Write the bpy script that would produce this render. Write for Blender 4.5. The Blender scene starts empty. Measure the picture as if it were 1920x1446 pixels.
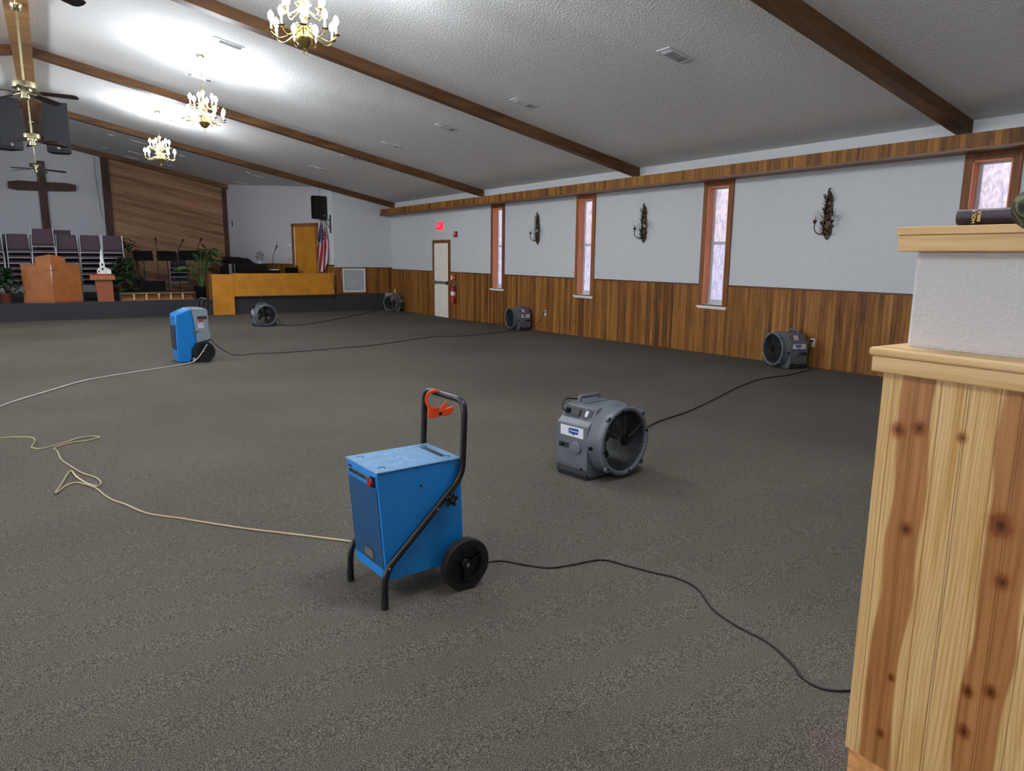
import bpy, math, random
from mathutils import Vector, Matrix
random.seed(7)
S = bpy.context.scene
# ------------------------------------------------------------------ camera, world, exposure
FPX = 1334.0
d_h, roll = 241.0, math.atan2(75, 7377)
pitch, yaw = math.atan(d_h / FPX), math.radians(32.7)
fw = Vector((math.sin(yaw) * math.cos(pitch), math.cos(yaw) * math.cos(pitch), -math.sin(pitch)))
r0 = Vector((math.cos(yaw), -math.sin(yaw), 0)); u0 = r0.cross(fw)
rt = math.cos(roll) * r0 + math.sin(roll) * u0
up = -math.sin(roll) * r0 + math.cos(roll) * u0
cd = bpy.data.cameras.new('camera'); cam = bpy.data.objects.new('camera', cd)
S.collection.objects.link(cam); S.camera = cam
cam.matrix_world = Matrix(((rt.x, up.x, -fw.x, 0), (rt.y, up.y, -fw.y, 0), (rt.z, up.z, -fw.z, 1.56), (0, 0, 0, 1)))
cd.sensor_width = 36; cd.sensor_fit = 'HORIZONTAL'; cd.lens = FPX / 1920 * 36; cd.clip_start = .02; cd.clip_end = 200
w = bpy.data.worlds.new('world'); S.world = w; w.use_nodes = True
w.node_tree.nodes['Background'].inputs[0].default_value = (.75, .85, 1, 1)
w.node_tree.nodes['Background'].inputs[1].default_value = 1.0
S.view_settings.view_transform = 'Standard'; S.view_settings.look = 'None'
S.view_settings.gamma = 1; S.view_settings.exposure = 1.58
S.cycles.use_denoising = True
S.cycles.max_bounces = 8; S.cycles.diffuse_bounces = 5; S.cycles.transparent_max_bounces = 12
S.cycles.sample_clamp_indirect = 4
BULB_W = 18.5          # watts of each group of candle bulbs
LEFT_FILL = 17.0          # strength of the fill light added in the unseen left-hand panes
PANE = .38            # brightness of the daylight in the window glass

# ------------------------------------------------------------------ helpers
COL = S.collection
def lin(c):
    return tuple(((v / 255) / 12.92 if v / 255 <= .04045 else ((v / 255 + .055) / 1.055) ** 2.4) for v in c) + (1,)

class MB:
    def __init__(s): s.v = []; s.f = []; s.m = []; s.mi = 0
    def add(s, vs, fs):
        n = len(s.v); s.v += [tuple(p) for p in vs]; s.f += [[i + n for i in f] for f in fs]; s.m += [s.mi] * len(fs); return s
    def box(s, x0, x1, y0, y1, z0, z1):
        p = [(x, y, z) for z in (z0, z1) for x, y in ((x0, y0), (x1, y0), (x1, y1), (x0, y1))]
        return s.add(p, [(3, 2, 1, 0), (4, 5, 6, 7), (0, 1, 5, 4), (1, 2, 6, 5), (2, 3, 7, 6), (3, 0, 4, 7)])
    def hexa(s, p):
        return s.add(p, [(3, 2, 1, 0), (4, 5, 6, 7), (0, 1, 5, 4), (1, 2, 6, 5), (2, 3, 7, 6), (3, 0, 4, 7)])
    def prism(s, poly, a, b, ax='y'):
        # poly in the two other axes, extruded from a to b
        def P(q, t):
            return {'y': (q[0], t, q[1]), 'x': (t, q[0], q[1]), 'z': (q[0], q[1], t)}[ax]
        n = len(poly); v = [P(q, a) for q in poly] + [P(q, b) for q in poly]
        return s.add(v, [list(range(n))[::-1], list(range(n, 2 * n))] + [(i, (i + 1) % n, n + (i + 1) % n, n + i) for i in range(n)])
    def cyl(s, a, b, r, r2=None, n=16, caps=True):
        a, b = Vector(a), Vector(b); r2 = r if r2 is None else r2; d = (b - a).normalized()
        t = Vector((1, 0, 0)) if abs(d.x) < .9 else Vector((0, 1, 0)); e1 = d.cross(t).normalized(); e2 = d.cross(e1)
        v = [a + r * (math.cos(k * 2 * math.pi / n) * e1 + math.sin(k * 2 * math.pi / n) * e2) for k in range(n)]
        v += [b + r2 * (math.cos(k * 2 * math.pi / n) * e1 + math.sin(k * 2 * math.pi / n) * e2) for k in range(n)]
        f = [(k, (k + 1) % n, n + (k + 1) % n, n + k) for k in range(n)]
        if caps: f += [list(range(n))[::-1], list(range(n, 2 * n))]
        return s.add(v, f)
    def tube(s, pts, r, n=10, closed=False):
        pts = [Vector(p) for p in pts]; N = len(pts); v = []; f = []; prev = None
        for i, p in enumerate(pts):
            if closed: d = pts[(i + 1) % N] - pts[i - 1]
            else: d = pts[min(i + 1, N - 1)] - pts[max(i - 1, 0)]
            d.normalize()
            if prev is None:
                t = Vector((0, 0, 1)) if abs(d.z) < .9 else Vector((1, 0, 0)); e1 = d.cross(t).normalized()
            else:
                e1 = (prev - d * prev.dot(d)).normalized()
            prev = e1; e2 = d.cross(e1); rr = r[i] if isinstance(r, (list, tuple)) else r
            v += [p + rr * (math.cos(k * 2 * math.pi / n) * e1 + math.sin(k * 2 * math.pi / n) * e2) for k in range(n)]
        M = N if closed else N - 1
        for i in range(M):
            j = (i + 1) % N
            for k in range(n): f.append((i * n + k, i * n + (k + 1) % n, j * n + (k + 1) % n, j * n + k))
        if not closed: f += [list(range(n))[::-1], [(N - 1) * n + k for k in range(n)]]
        return s.add(v, f)
    def lathe(s, prof, c=(0, 0, 0), ax='z', n=24):
        # prof: (radius, height) pairs around axis ax through c
        v = []; f = []
        for (r, h) in prof:
            for k in range(n):
                a = 2 * math.pi * k / n; p, q = r * math.cos(a), r * math.sin(a)
                v.append({'z': (c[0] + p, c[1] + q, c[2] + h), 'y': (c[0] + p, c[1] + h, c[2] + q), 'x': (c[0] + h, c[1] + p, c[2] + q)}[ax])
        for i in range(len(prof) - 1):
            for k in range(n): f.append((i * n + k, i * n + (k + 1) % n, (i + 1) * n + (k + 1) % n, (i + 1) * n + k))
        if prof[0][0] > 1e-4: f.append(list(range(n))[::-1])
        if prof[-1][0] > 1e-4: f.append([(len(prof) - 1) * n + k for k in range(n)])
        return s.add(v, f)
    def tf(s, M, start=0):
        for i in range(start, len(s.v)): s.v[i] = tuple(M @ Vector(s.v[i]))
        return s
    def build(s, name, mat, parent=None, bevel=0, smooth=True, seg=2):
        me = bpy.data.meshes.new(name); me.from_pydata(s.v, [], s.f); me.validate(); me.update()
        mats = mat if isinstance(mat, (list, tuple)) else [mat]
        for m_ in mats: me.materials.append(m_)
        if len(mats) > 1 and len(me.polygons) == len(s.m): me.polygons.foreach_set('material_index', s.m)
        if smooth:
            me.polygons.foreach_set('use_smooth', [True] * len(me.polygons)); me.set_sharp_from_angle(angle=math.radians(35))
        import bmesh
        b = bmesh.new(); b.from_mesh(me); bmesh.ops.recalc_face_normals(b, faces=b.faces); b.to_mesh(me); b.free()
        o = bpy.data.objects.new(name, me); COL.objects.link(o)
        if bevel:
            m = o.modifiers.new('bevel', 'BEVEL'); m.width = bevel; m.segments = seg; m.limit_method = 'ANGLE'; m.angle_limit = math.radians(40)
        if parent: o.parent = parent
        return o

def each(b, name, mat, parent, **k):
    """every connected piece of b becomes a part of its own"""
    par = list(range(len(b.v)))
    def find(i):
        while par[i] != i: par[i] = par[par[i]]; i = par[i]
        return i
    for f in b.f:
        for q in f[1:]: par[find(q)] = find(f[0])
    groups = {}
    for f in b.f: groups.setdefault(find(f[0]), []).append(f)
    out = []
    for fs in groups.values():
        idx = sorted({q for f in fs for q in f}); mp = {q: i for i, q in enumerate(idx)}; c = MB()
        c.add([b.v[q] for q in idx], [[mp[q] for q in f] for f in fs]); out.append(c.build(name, mat, parent, **k))
    return out
def tag(o, label, cat, group=None):
    o['label'] = label; o['category'] = cat
    if group: o['group'] = group
    return o
def thing(name, label, cat, loc=(0, 0, 0), rz=0, group=None):
    o = bpy.data.objects.new(name, None); o.empty_display_size = .1; COL.objects.link(o)
    o.location = loc; o.rotation_euler = (0, 0, rz); return tag(o, label, cat, group)
def struct(o): o['kind'] = 'structure'; return o
def plab(o, l): o['label'] = l; return o
def copy_tree(o, parent=None):
    c = o.copy(); COL.objects.link(c)
    if parent: c.parent = parent
    for ch in list(o.children): copy_tree(ch, c)
    return c
def smooth_path(pts, k=6):
    P = [Vector(p) for p in pts]; out = []
    for i in range(len(P) - 1):
        p0, p1, p2, p3 = P[max(i - 1, 0)], P[i], P[i + 1], P[min(i + 2, len(P) - 1)]
        for j in range(k):
            t = j / k
            out.append(.5 * ((2 * p1) + (-p0 + p2) * t + (2 * p0 - 5 * p1 + 4 * p2 - p3) * t * t + (-p0 + 3 * p1 - 3 * p2 + p3) * t ** 3))
    out.append(P[-1]); return out
def fillet(pts, r, k=5):
    P = [Vector(p) for p in pts]; out = [P[0]]
    for i in range(1, len(P) - 1):
        a = (P[i - 1] - P[i]); b = (P[i + 1] - P[i]); rr = min(r, a.length * .45, b.length * .45)
        A = P[i] + a.normalized() * rr; B = P[i] + b.normalized() * rr
        for j in range(k + 1):
            t = j / k; out.append((1 - t) ** 2 * A + 2 * t * (1 - t) * P[i] + t * t * B)
    out.append(P[-1]); return out
def interp(x, xs, ys):
    if x <= xs[0]: return ys[0]
    for i in range(len(xs) - 1):
        if x <= xs[i + 1]: return ys[i] + (ys[i + 1] - ys[i]) * (x - xs[i]) / (xs[i + 1] - xs[i])
    return ys[-1]
FY = [-5, 0, 5.13, 7.5, 10, 12.43, 17.3, 21.3]; FZ = [.18, .133, .062, .03, -.01, -.047, -.107, -.113]
def fl(y): return interp(y, FY, FZ)
W = 9.086; RX = -.09; KS = .208
def cz(x): return 3.16 + KS * (W - x) if x > RX else 3.16 + KS * (x - (2 * RX - W))
STG = .31

# ------------------------------------------------------------------ materials
def newmat(name):
    m = bpy.data.materials.new(name); m.use_nodes = True; return m, m.node_tree.nodes, m.node_tree.links, m.node_tree.nodes['Principled BSDF']
def plain(name, c, rough=.5, metal=0, bump=0, bscale=60, vary=0, spec=.5, vscale=8):
    m, N, L, B = newmat(name); B.inputs['Roughness'].default_value = rough; B.inputs['Metallic'].default_value = metal
    B.inputs['Specular IOR Level'].default_value = spec
    B.inputs['Base Color'].default_value = lin(c)
    tc = N.new('ShaderNodeTexCoord')
    nz = N.new('ShaderNodeTexNoise'); nz.inputs['Scale'].default_value = vscale; nz.inputs['Detail'].default_value = 4
    L.new(tc.outputs['Object'], nz.inputs['Vector'])
    v = vary or .08
    mp = N.new('ShaderNodeMapRange'); mp.inputs[1].default_value = .3; mp.inputs[2].default_value = .7; mp.inputs[3].default_value = 1 - v; mp.inputs[4].default_value = 1 + v
    L.new(nz.outputs['Fac'], mp.inputs[0])
    mx = N.new('ShaderNodeVectorMath'); mx.operation = 'SCALE'; mx.inputs[0].default_value = lin(c)[:3]
    L.new(mp.outputs[0], mx.inputs['Scale']); L.new(mx.outputs[0], B.inputs['Base Color'])
    if bump:
        n2 = N.new('ShaderNodeTexNoise'); n2.inputs['Scale'].default_value = bscale; n2.inputs['Detail'].default_value = 3
        L.new(tc.outputs['Object'], n2.inputs['Vector'])
        bp = N.new('ShaderNodeBump'); bp.inputs['Strength'].default_value = bump; bp.inputs['Distance'].default_value = .01
        L.new(n2.outputs['Fac'], bp.inputs['Height']); L.new(bp.outputs[0], B.inputs['Normal'])
    return m
def emis(name, c, s):
    m, N, L, B = newmat(name); B.inputs['Base Color'].default_value = lin(c); B.inputs['Emission Color'].default_value = lin(c); B.inputs['Emission Strength'].default_value = s; return m
def math_n(N, L, op, a, b=None, clamp=False):
    n = N.new('ShaderNodeMath'); n.operation = op; n.use_clamp = clamp
    for i, x in enumerate((a, b)):
        if x is None: continue
        if isinstance(x, (int, float)): n.inputs[i].default_value = x
        else: L.new(x, n.inputs[i])
    return n.outputs[0]
def ramp(N, L, fac, stops, interp_='LINEAR'):
    r = N.new('ShaderNodeValToRGB'); r.color_ramp.interpolation = interp_
    while len(r.color_ramp.elements) < len(stops): r.color_ramp.elements.new(.5)
    for e, (p, c) in zip(r.color_ramp.elements, stops): e.position = p; e.color = lin(c)
    L.new(fac, r.inputs[0]); return r.outputs[0]
def boards(name, across, along, bw, cols, groove=.07, gdark=.35, rough=.55, wave=0, gs=1.0, knots=True, blend=.75, offset=0, mod2=0):
    """tongue and groove boards; 'across' and 'along' are object axes, or (ax, ay, az) direction vectors"""
    m, N, L, B = newmat(name); B.inputs['Roughness'].default_value = rough; B.inputs['Specular IOR Level'].default_value = .3
    tc = N.new('ShaderNodeTexCoord')
    def dot(v):
        n = N.new('ShaderNodeVectorMath'); n.operation = 'DOT_PRODUCT'; L.new(tc.outputs['Object'], n.inputs[0]); n.inputs[1].default_value = v; return n.outputs['Value']
    A = dot(across); G = dot(along)
    t = math_n(N, L, 'DIVIDE', math_n(N, L, 'ADD', A, 100 + offset), bw)
    idx = math_n(N, L, 'FLOOR', t); fr = math_n(N, L, 'FRACT', t)
    wn = N.new('ShaderNodeTexWhiteNoise'); wn.noise_dimensions = '1D'; L.new(idx, wn.inputs['W'])
    # broader tone changes shared by neighbouring boards
    idx2 = math_n(N, L, 'FLOOR', math_n(N, L, 'DIVIDE', t, 3.0)); wn2 = N.new('ShaderNodeTexWhiteNoise'); wn2.noise_dimensions = '1D'; L.new(math_n(N, L, 'ADD', idx2, .37), wn2.inputs['W'])
    cb = N.new('ShaderNodeCombineXYZ'); L.new(math_n(N, L, 'MULTIPLY', A, 14 * gs), cb.inputs[0]); L.new(math_n(N, L, 'MULTIPLY', G, 1.1 * gs), cb.inputs[1]); L.new(math_n(N, L, 'MULTIPLY', wn.outputs['Value'], 40), cb.inputs[2])
    nz = N.new('ShaderNodeTexNoise'); nz.inputs['Scale'].default_value = 1.0; nz.inputs['Detail'].default_value = 5; nz.inputs['Distortion'].default_value = .6; L.new(cb.outputs[0], nz.inputs['Vector'])
    cb2 = N.new('ShaderNodeCombineXYZ'); L.new(math_n(N, L, 'MULTIPLY', A, 90 * gs), cb2.inputs[0]); L.new(math_n(N, L, 'MULTIPLY', G, 3 * gs), cb2.inputs[1]); L.new(wn.outputs['Value'], cb2.inputs[2])
    nf = N.new('ShaderNodeTexNoise'); nf.inputs['Scale'].default_value = 1.0; nf.inputs['Detail'].default_value = 3; L.new(cb2.outputs[0], nf.inputs['Vector'])
    f = math_n(N, L, 'ADD', math_n(N, L, 'MULTIPLY', wn.outputs['Value'], .30), math_n(N, L, 'MULTIPLY', nz.outputs['Fac'], .62))
    f = math_n(N, L, 'ADD', f, math_n(N, L, 'MULTIPLY', math_n(N, L, 'SUBTRACT', wn2.outputs['Value'], .5), .12))
    f = math_n(N, L, 'ADD', f, math_n(N, L, 'MULTIPLY', math_n(N, L, 'SUBTRACT', nf.outputs['Fac'], .5), .3))
    col = ramp(N, L, f, [(.22, cols[0]), (.45, cols[1]), (.62, cols[2]), (.82, cols[3])])
    dk = math_n(N, L, 'SUBTRACT', 1, math_n(N, L, 'MULTIPLY', math_n(N, L, 'LESS_THAN', fr, groove), 1 - gdark))
    if knots:
        vo = N.new('ShaderNodeTexVoronoi'); vo.inputs['Scale'].default_value = 1.0
        cb3 = N.new('ShaderNodeCombineXYZ'); L.new(math_n(N, L, 'DIVIDE', A, bw * 2.2), cb3.inputs[0]); L.new(math_n(N, L, 'MULTIPLY', G, 1.6), cb3.inputs[1]); L.new(cb3.outputs[0], vo.inputs['Vector'])
        kd = N.new('ShaderNodeMapRange'); kd.inputs[1].default_value = .05; kd.inputs[2].default_value = .11; kd.inputs[3].default_value = .5; kd.inputs[4].default_value = 1
        L.new(vo.outputs['Distance'], kd.inputs[0]); dk = math_n(N, L, 'MULTIPLY', dk, kd.outputs[0])
    sc = N.new('ShaderNodeVectorMath'); sc.operation = 'SCALE'; L.new(col, sc.inputs[0]); L.new(dk, sc.inputs['Scale']); L.new(sc.outputs[0], B.inputs['Base Color'])
    bp = N.new('ShaderNodeBump'); bp.inputs['Strength'].default_value = .5; bp.inputs['Distance'].default_value = .004
    L.new(math_n(N, L, 'GREATER_THAN', fr, groove), bp.inputs['Height']); L.new(bp.outputs[0], B.inputs['Normal'])
    return m
X, Y, Z = (1, 0, 0), (0, 1, 0), (0, 0, 1)
WAIN = [(78, 44, 14), (134, 88, 36), (158, 108, 50), (184, 136, 76)]
M = {}
M['wain_y'] = boards('wainscot_boards_side', Y, Z, .0605, WAIN)
M['wain_x'] = boards('wainscot_boards_end', X, Z, .0605, WAIN)
M['wain_d'] = boards('wainscot_boards_angled', (.31, -.95, 0), Z, .0605, WAIN)
M['fascia'] = boards('fascia_boards', Y, Z, .072, [(80, 46, 12), (136, 90, 30), (162, 110, 42), (186, 136, 66)])
M['slope_boards'] = boards('sloping_cedar_boards', (.204, 0, .979), (.979, 0, -.204), .10, [(128, 92, 64), (166, 124, 92), (180, 138, 104), (198, 154, 120)], groove=.06, gdark=.6, gs=.7)
def beamwood(name, along, cols, gs=1.0):
    return boards(name, (0, .7, .714), along, 5.0, cols, groove=0, knots=True, gs=gs)
BW = [(64, 42, 26), (108, 74, 44), (134, 96, 60), (162, 122, 80)]
M['beam'] = beamwood('rafter_wood', (1, 0, 0), BW, .6)
M['ridge'] = beamwood('ridge_wood', (1, 0, 0), [(110, 78, 48), (150, 112, 70), (170, 128, 82), (186, 146, 98)], .5)
M['post'] = boards('post_wood', X, Z, 3.0, [(58, 36, 28), (86, 54, 40), (104, 68, 50), (124, 84, 64)], groove=0)
M['cap'] = plain('chair_rail_wood', (98, 56, 30), .45, vary=.15, vscale=12)
M['casing'] = boards('window_casing_wood', Y, Z, 3.0, [(92, 54, 28), (130, 80, 44), (148, 94, 54), (166, 112, 68)], groove=0, knots=False)
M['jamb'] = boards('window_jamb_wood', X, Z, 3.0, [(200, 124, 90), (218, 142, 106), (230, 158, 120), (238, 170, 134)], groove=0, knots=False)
M['wall'] = plain('painted_wall', (204, 208, 211), .8, bump=.05, bscale=40, vary=.02)
M['endwall'] = plain('painted_end_wall', (206, 208, 214), .8, bump=.05, bscale=40, vary=.02)
M['white'] = plain('white_paint', (236, 236, 232), .5, vary=.02)
M['white_dull'] = plain('grey_white_metal', (196, 202, 206), .5)
M['doorwhite'] = plain('door_paint', (240, 236, 224), .5, vary=.01)
M['carpet_side'] = plain('riser_carpet', (56, 56, 60), .95, bump=.4, bscale=400, vary=.15, vscale=60)
M['honey'] = plain('honey_plywood', (204, 136, 38), .4, vary=.14, vscale=4)
M['honey_dark'] = plain('honey_trim', (110, 66, 28), .45, vary=.1)
M['oakwood'] = plain('pulpit_oak', (168, 102, 54), .4, vary=.1, vscale=6)
M['oak2'] = plain('stand_oak', (150, 82, 54), .45, vary=.08)
M['black'] = plain('black_plastic', (14, 14, 16), .4)
M['blackm'] = plain('matt_black', (8, 8, 9), .85, spec=.2)
M['blackgloss'] = plain('gloss_black', (10, 10, 12), .12)
M['spk'] = plain('speaker_black', (13, 17, 27), .6, bump=.1, bscale=300)
M['rubber'] = plain('rubber', (20, 20, 21), .75)
M['tube'] = plain('black_tube_paint', (26, 25, 27), .35, vary=.3, vscale=30)
M['brass'] = plain('polished_brass', (216, 192, 118), .2, 1)
M['antique'] = plain('antique_brass', (186, 176, 140), .3, 1)
M['chrome'] = plain('chrome', (190, 190, 195), .2, 1)
M['steel'] = plain('dull_steel', (150, 152, 155), .35, .9)
M['silver'] = plain('silver_frame_paint', (176, 178, 186), .35, .4)
M['purple'] = plain('plum_upholstery', (72, 58, 68), .9, vary=.1, vscale=30)
M['leafd'] = plain('leaf_dark', (44, 78, 44), .5, vary=.35, vscale=12)
M['leafp'] = plain('leaf_palm', (84, 116, 58), .5, vary=.3, vscale=6)
M['stem'] = plain('stem_brown', (84, 66, 40), .7)
M['potred'] = plain('pot_red', (96, 44, 36), .6)
M['red'] = plain('red_paint', (168, 26, 30), .35)
M['redcloth'] = plain('red_cloth', (158, 16, 30), .85)
M['exit_red'] = emis('exit_letters_red', (255, 60, 84), .9)
M['bulb'] = emis('candle_bulb_glow', (238, 244, 255), 24)
M['candle'] = plain('candle_sleeve', (238, 234, 224), .5)
M['grey'] = plain('air_mover_plastic', (98, 104, 112), .42, vary=.1, vscale=14)
M['greyd'] = plain('air_mover_dark_plastic', (46, 49, 54), .5)
M['wire'] = plain('guard_wire', (84, 88, 92), .35, .3)
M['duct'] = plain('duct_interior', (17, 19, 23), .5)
M['label'] = plain('label_white', (226, 228, 232), .45)
M['labelblue'] = plain('label_blue', (36, 74, 146), .45)
M['labelred'] = plain('label_red', (188, 44, 66), .5)
M['labelpink'] = plain('label_pink', (210, 190, 190), .5)
M['blue'] = plain('blue_powder_coat', (30, 138, 222), .38, vary=.06, vscale=5)
M['bluetop'] = plain('dusty_blue_lid', (102, 148, 188), .6, vary=.12, vscale=22)
M['blueshell'] = plain('blue_shell', (16, 126, 208), .35, vary=.04)
M['greyshell'] = plain('grey_shell', (140, 152, 164), .45)
M['darkface'] = plain('dark_face', (46, 50, 56), .5)
M['orange'] = plain('orange_clamp', (236, 74, 24), .35)
M['cordblk'] = plain('black_cord', (18, 18, 19), .55)
M['cordbrown'] = plain('dark_cord', (40, 32, 30), .6)
M['hose1'] = plain('yellowed_hose', (190, 174, 134), .35)
M['hose2'] = plain('clear_white_hose', (206, 204, 194), .35)
M['leather'] = plain('book_leather', (42, 26, 38), .45, bump=.15, bscale=200)
M['gold'] = plain('gold_stamping', (222, 190, 84), .35, .5)
M['paper'] = plain('page_edges', (214, 196, 150), .7)
M['outlet'] = plain('outlet_plastic', (226, 224, 214), .4)
M['vent'] = plain('vent_white', (205, 208, 212), .45)
M['ventdark'] = plain('vent_shadow', (44, 46, 50), .8)
M['glassy'] = None
m, N, L, B = newmat('clear_glass'); B.inputs['Base Color'].default_value = (1, 1, 1, 1); B.inputs['Roughness'].default_value = .05
B.inputs['Transmission Weight'].default_value = 1; B.inputs['IOR'].default_value = 1.2; M['glass'] = m
M['bronze'] = plain('bronze_leafwork', (78, 60, 40), .45, .5, vary=.5, vscale=40)
M['pine'] = plain('pine_trim', (212, 174, 120), .45, vary=.08, vscale=5)

# pine trim with grain along y
def pine_trim(name, along, across, c1, c2, c3):
    m, N, L, B = newmat(name); B.inputs['Roughness'].default_value = .42; B.inputs['Specular IOR Level'].default_value = .35
    tc = N.new('ShaderNodeTexCoord'); mp = N.new('ShaderNodeMapping'); L.new(tc.outputs['Object'], mp.inputs[0])
    sc = [22, 22, 22]; sc[along] = 1.6; mp.inputs['Scale'].default_value = sc
    nz = N.new('ShaderNodeTexNoise'); nz.inputs['Scale'].default_value = 1.4; nz.inputs['Detail'].default_value = 4; nz.inputs['Distortion'].default_value = .5; L.new(mp.outputs[0], nz.inputs['Vector'])
    c = ramp(N, L, nz.outputs['Fac'], [(.3, c1), (.5, c2), (.7, c3)]); L.new(c, B.inputs['Base Color']); return m
M['pine_y'] = pine_trim('pine_trim_long', 1, 2, (196, 152, 96), (216, 178, 124), (228, 194, 144))
M['pine_x'] = pine_trim('pine_trim_short', 0, 2, (196, 152, 96), (216, 178, 124), (228, 194, 144))
M['crate'] = pine_trim('raw_pine', 0, 2, (190, 128, 72), (214, 152, 92), (228, 176, 118))

# knotty pine panelling of the entry half wall (object axes: y along the wall, z up)
def knotty():
    m, N, L, B = newmat('knotty_pine_panelling'); B.inputs['Roughness'].default_value = .42; B.inputs['Specular IOR Level'].default_value = .35
    tc = N.new('ShaderNodeTexCoord'); sp = N.new('ShaderNodeSeparateXYZ'); L.new(tc.outputs['Object'], sp.inputs[0]); y, z = sp.outputs[1], sp.outputs[2]
    def noise(sy, sz, scale, detail=2, dist=0, off=0.0):
        cb = N.new('ShaderNodeCombineXYZ'); L.new(math_n(N, L, 'MULTIPLY', y, sy), cb.inputs[0]); L.new(math_n(N, L, 'MULTIPLY', z, sz), cb.inputs[1]); cb.inputs[2].default_value = off
        n = N.new('ShaderNodeTexNoise'); n.inputs['Scale'].default_value = scale; n.inputs['Detail'].default_value = detail; n.inputs['Distortion'].default_value = dist; L.new(cb.outputs[0], n.inputs['Vector']); return n.outputs['Fac']
    wob = math_n(N, L, 'MULTIPLY', math_n(N, L, 'SUBTRACT', noise(1.5, 3.2, 1.0, 1), .5), .06)
    yy = math_n(N, L, 'ADD', y, wob)
    def band(c, h, soft=.0035):
        d = math_n(N, L, 'ABSOLUTE', math_n(N, L, 'SUBTRACT', yy, c)); mr = N.new('ShaderNodeMapRange'); mr.inputs[1].default_value = h - soft; mr.inputs[2].default_value = h + soft; mr.inputs[3].default_value = 1; mr.inputs[4].default_value = 0
        L.new(d, mr.inputs[0]); return mr.outputs[0]
    heart = band(.897, .040)
    for c, h in ((.664, .046), (.452, .05), (.25, .03), (.02, .05), (-.22, .045), (-.5, .05)): heart = math_n(N, L, 'MAXIMUM', heart, band(c, h))
    g = noise(95, 3.0, 1.0, 3, .4); g2 = noise(30, 1.2, 1.0, 2, 1.2, 3.0)
    gg = math_n(N, L, 'ADD', math_n(N, L, 'MULTIPLY', g, .45), math_n(N, L, 'MULTIPLY', g2, .55))
    # cathedral growth rings
    cbw = N.new('ShaderNodeCombineXYZ'); L.new(math_n(N, L, 'ADD', math_n(N, L, 'MULTIPLY', y, 1.0), math_n(N, L, 'MULTIPLY', noise(6, 1.3, 1.0, 1, 0, 9.0), .09)), cbw.inputs[0])
    wv = N.new('ShaderNodeTexWave'); wv.inputs['Scale'].default_value = 34; wv.inputs['Distortion'].default_value = .6; L.new(cbw.outputs[0], wv.inputs['Vector'])
    pale = ramp(N, L, gg, [(.32, (198, 150, 84)), (.48, (220, 182, 124)), (.66, (230, 198, 144))])
    line = math_n(N, L, 'MULTIPLY', math_n(N, L, 'POWER', wv.outputs['Fac'], 5), .38)
    dk = ramp(N, L, gg, [(.3, (142, 92, 50)), (.5, (172, 118, 68)), (.7, (188, 136, 84))])
    mixp = N.new('ShaderNodeMix'); mixp.data_type = 'RGBA'; L.new(line, mixp.inputs[0]); L.new(pale, mixp.inputs[6]); mixp.inputs[7].default_value = lin((168, 112, 48))
    mx = N.new('ShaderNodeMix'); mx.data_type = 'RGBA'; L.new(heart, mx.inputs[0]); L.new(mixp.outputs[2], mx.inputs[6]); L.new(dk, mx.inputs[7])
    col = mx.outputs[2]
    fac = None
    for ky, kz, kr in ((.931, 1.147, .014), (.881, 1.161, .013), (.782, 1.159, .009), (.885, .902, .012), (.681, .979, .02), (.879, .498, .008), (.701, .559, .011), (.698, .456, .012), (.664, .851, .013), (.891, .33, .009), (.655, .584, .012), (.40, 1.0, .015), (.25, .7, .014)):
        a = math_n(N, L, 'POWER', math_n(N, L, 'DIVIDE', math_n(N, L, 'SUBTRACT', y, ky), kr), 2); b = math_n(N, L, 'POWER', math_n(N, L, 'DIVIDE', math_n(N, L, 'SUBTRACT', z, kz), kr * 1.25), 2)
        d = math_n(N, L, 'SQRT', math_n(N, L, 'ADD', a, b)); d = math_n(N, L, 'ADD', d, math_n(N, L, 'MULTIPLY', math_n(N, L, 'SUBTRACT', noise(60, 60, 1.0, 1), .5), .5))
        fac = d if fac is None else math_n(N, L, 'MINIMUM', fac, d)
    kc = N.new('ShaderNodeValToRGB'); el = kc.color_ramp.elements; el[0].position = 0; el[0].color = (.16, .08, .04, 1); el[1].position = 1; el[1].color = (1, 1, 1, 1)
    for p, c in ((.18, (.25, .13, .07, 1)), (.30, (.5, .32, .2, 1)), (.48, (.58, .40, .28, 1)), (.66, (.88, .78, .66, 1))): e = el.new(p); e.color = c
    L.new(math_n(N, L, 'MULTIPLY', fac, .5), kc.inputs[0])
    mm = N.new('ShaderNodeMix'); mm.data_type = 'RGBA'; mm.blend_type = 'MULTIPLY'; mm.inputs[0].default_value = 1; L.new(col, mm.inputs[6]); L.new(kc.outputs[0], mm.inputs[7])
    # V grooves
    gv = None
    for gy in (.953, .899, .893, .84, .784, .778, .714, .672, .666, .612, .556, .550, .494, .436, .43, .37, .31, .304, .24, .18, .12, .06, 0, -.06, -.12, -.18, -.24, -.3, -.36, -.42, -.48, -.54, -.6, -.66, -.72, -.78, -.84, -.9, -.96, -1.02, -1.08, -1.14):
        a = math_n(N, L, 'LESS_THAN', math_n(N, L, 'ABSOLUTE', math_n(N, L, 'SUBTRACT', y, gy)), .0013); gv = a if gv is None else math_n(N, L, 'MAXIMUM', gv, a)
    m2 = N.new('ShaderNodeMix'); m2.data_type = 'RGBA'; L.new(math_n(N, L, 'MULTIPLY', gv, .6), m2.inputs[0]); L.new(mm.outputs[2], m2.inputs[6]); m2.inputs[7].default_value = lin((120, 72, 30))
    L.new(m2.outputs[2], B.inputs['Base Color'])
    bp = N.new('ShaderNodeBump'); bp.inputs['Strength'].default_value = .5; bp.inputs['Distance'].default_value = .003; L.new(math_n(N, L, 'SUBTRACT', 1, gv), bp.inputs['Height']); L.new(bp.outputs[0], B.inputs['Normal'])
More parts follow.
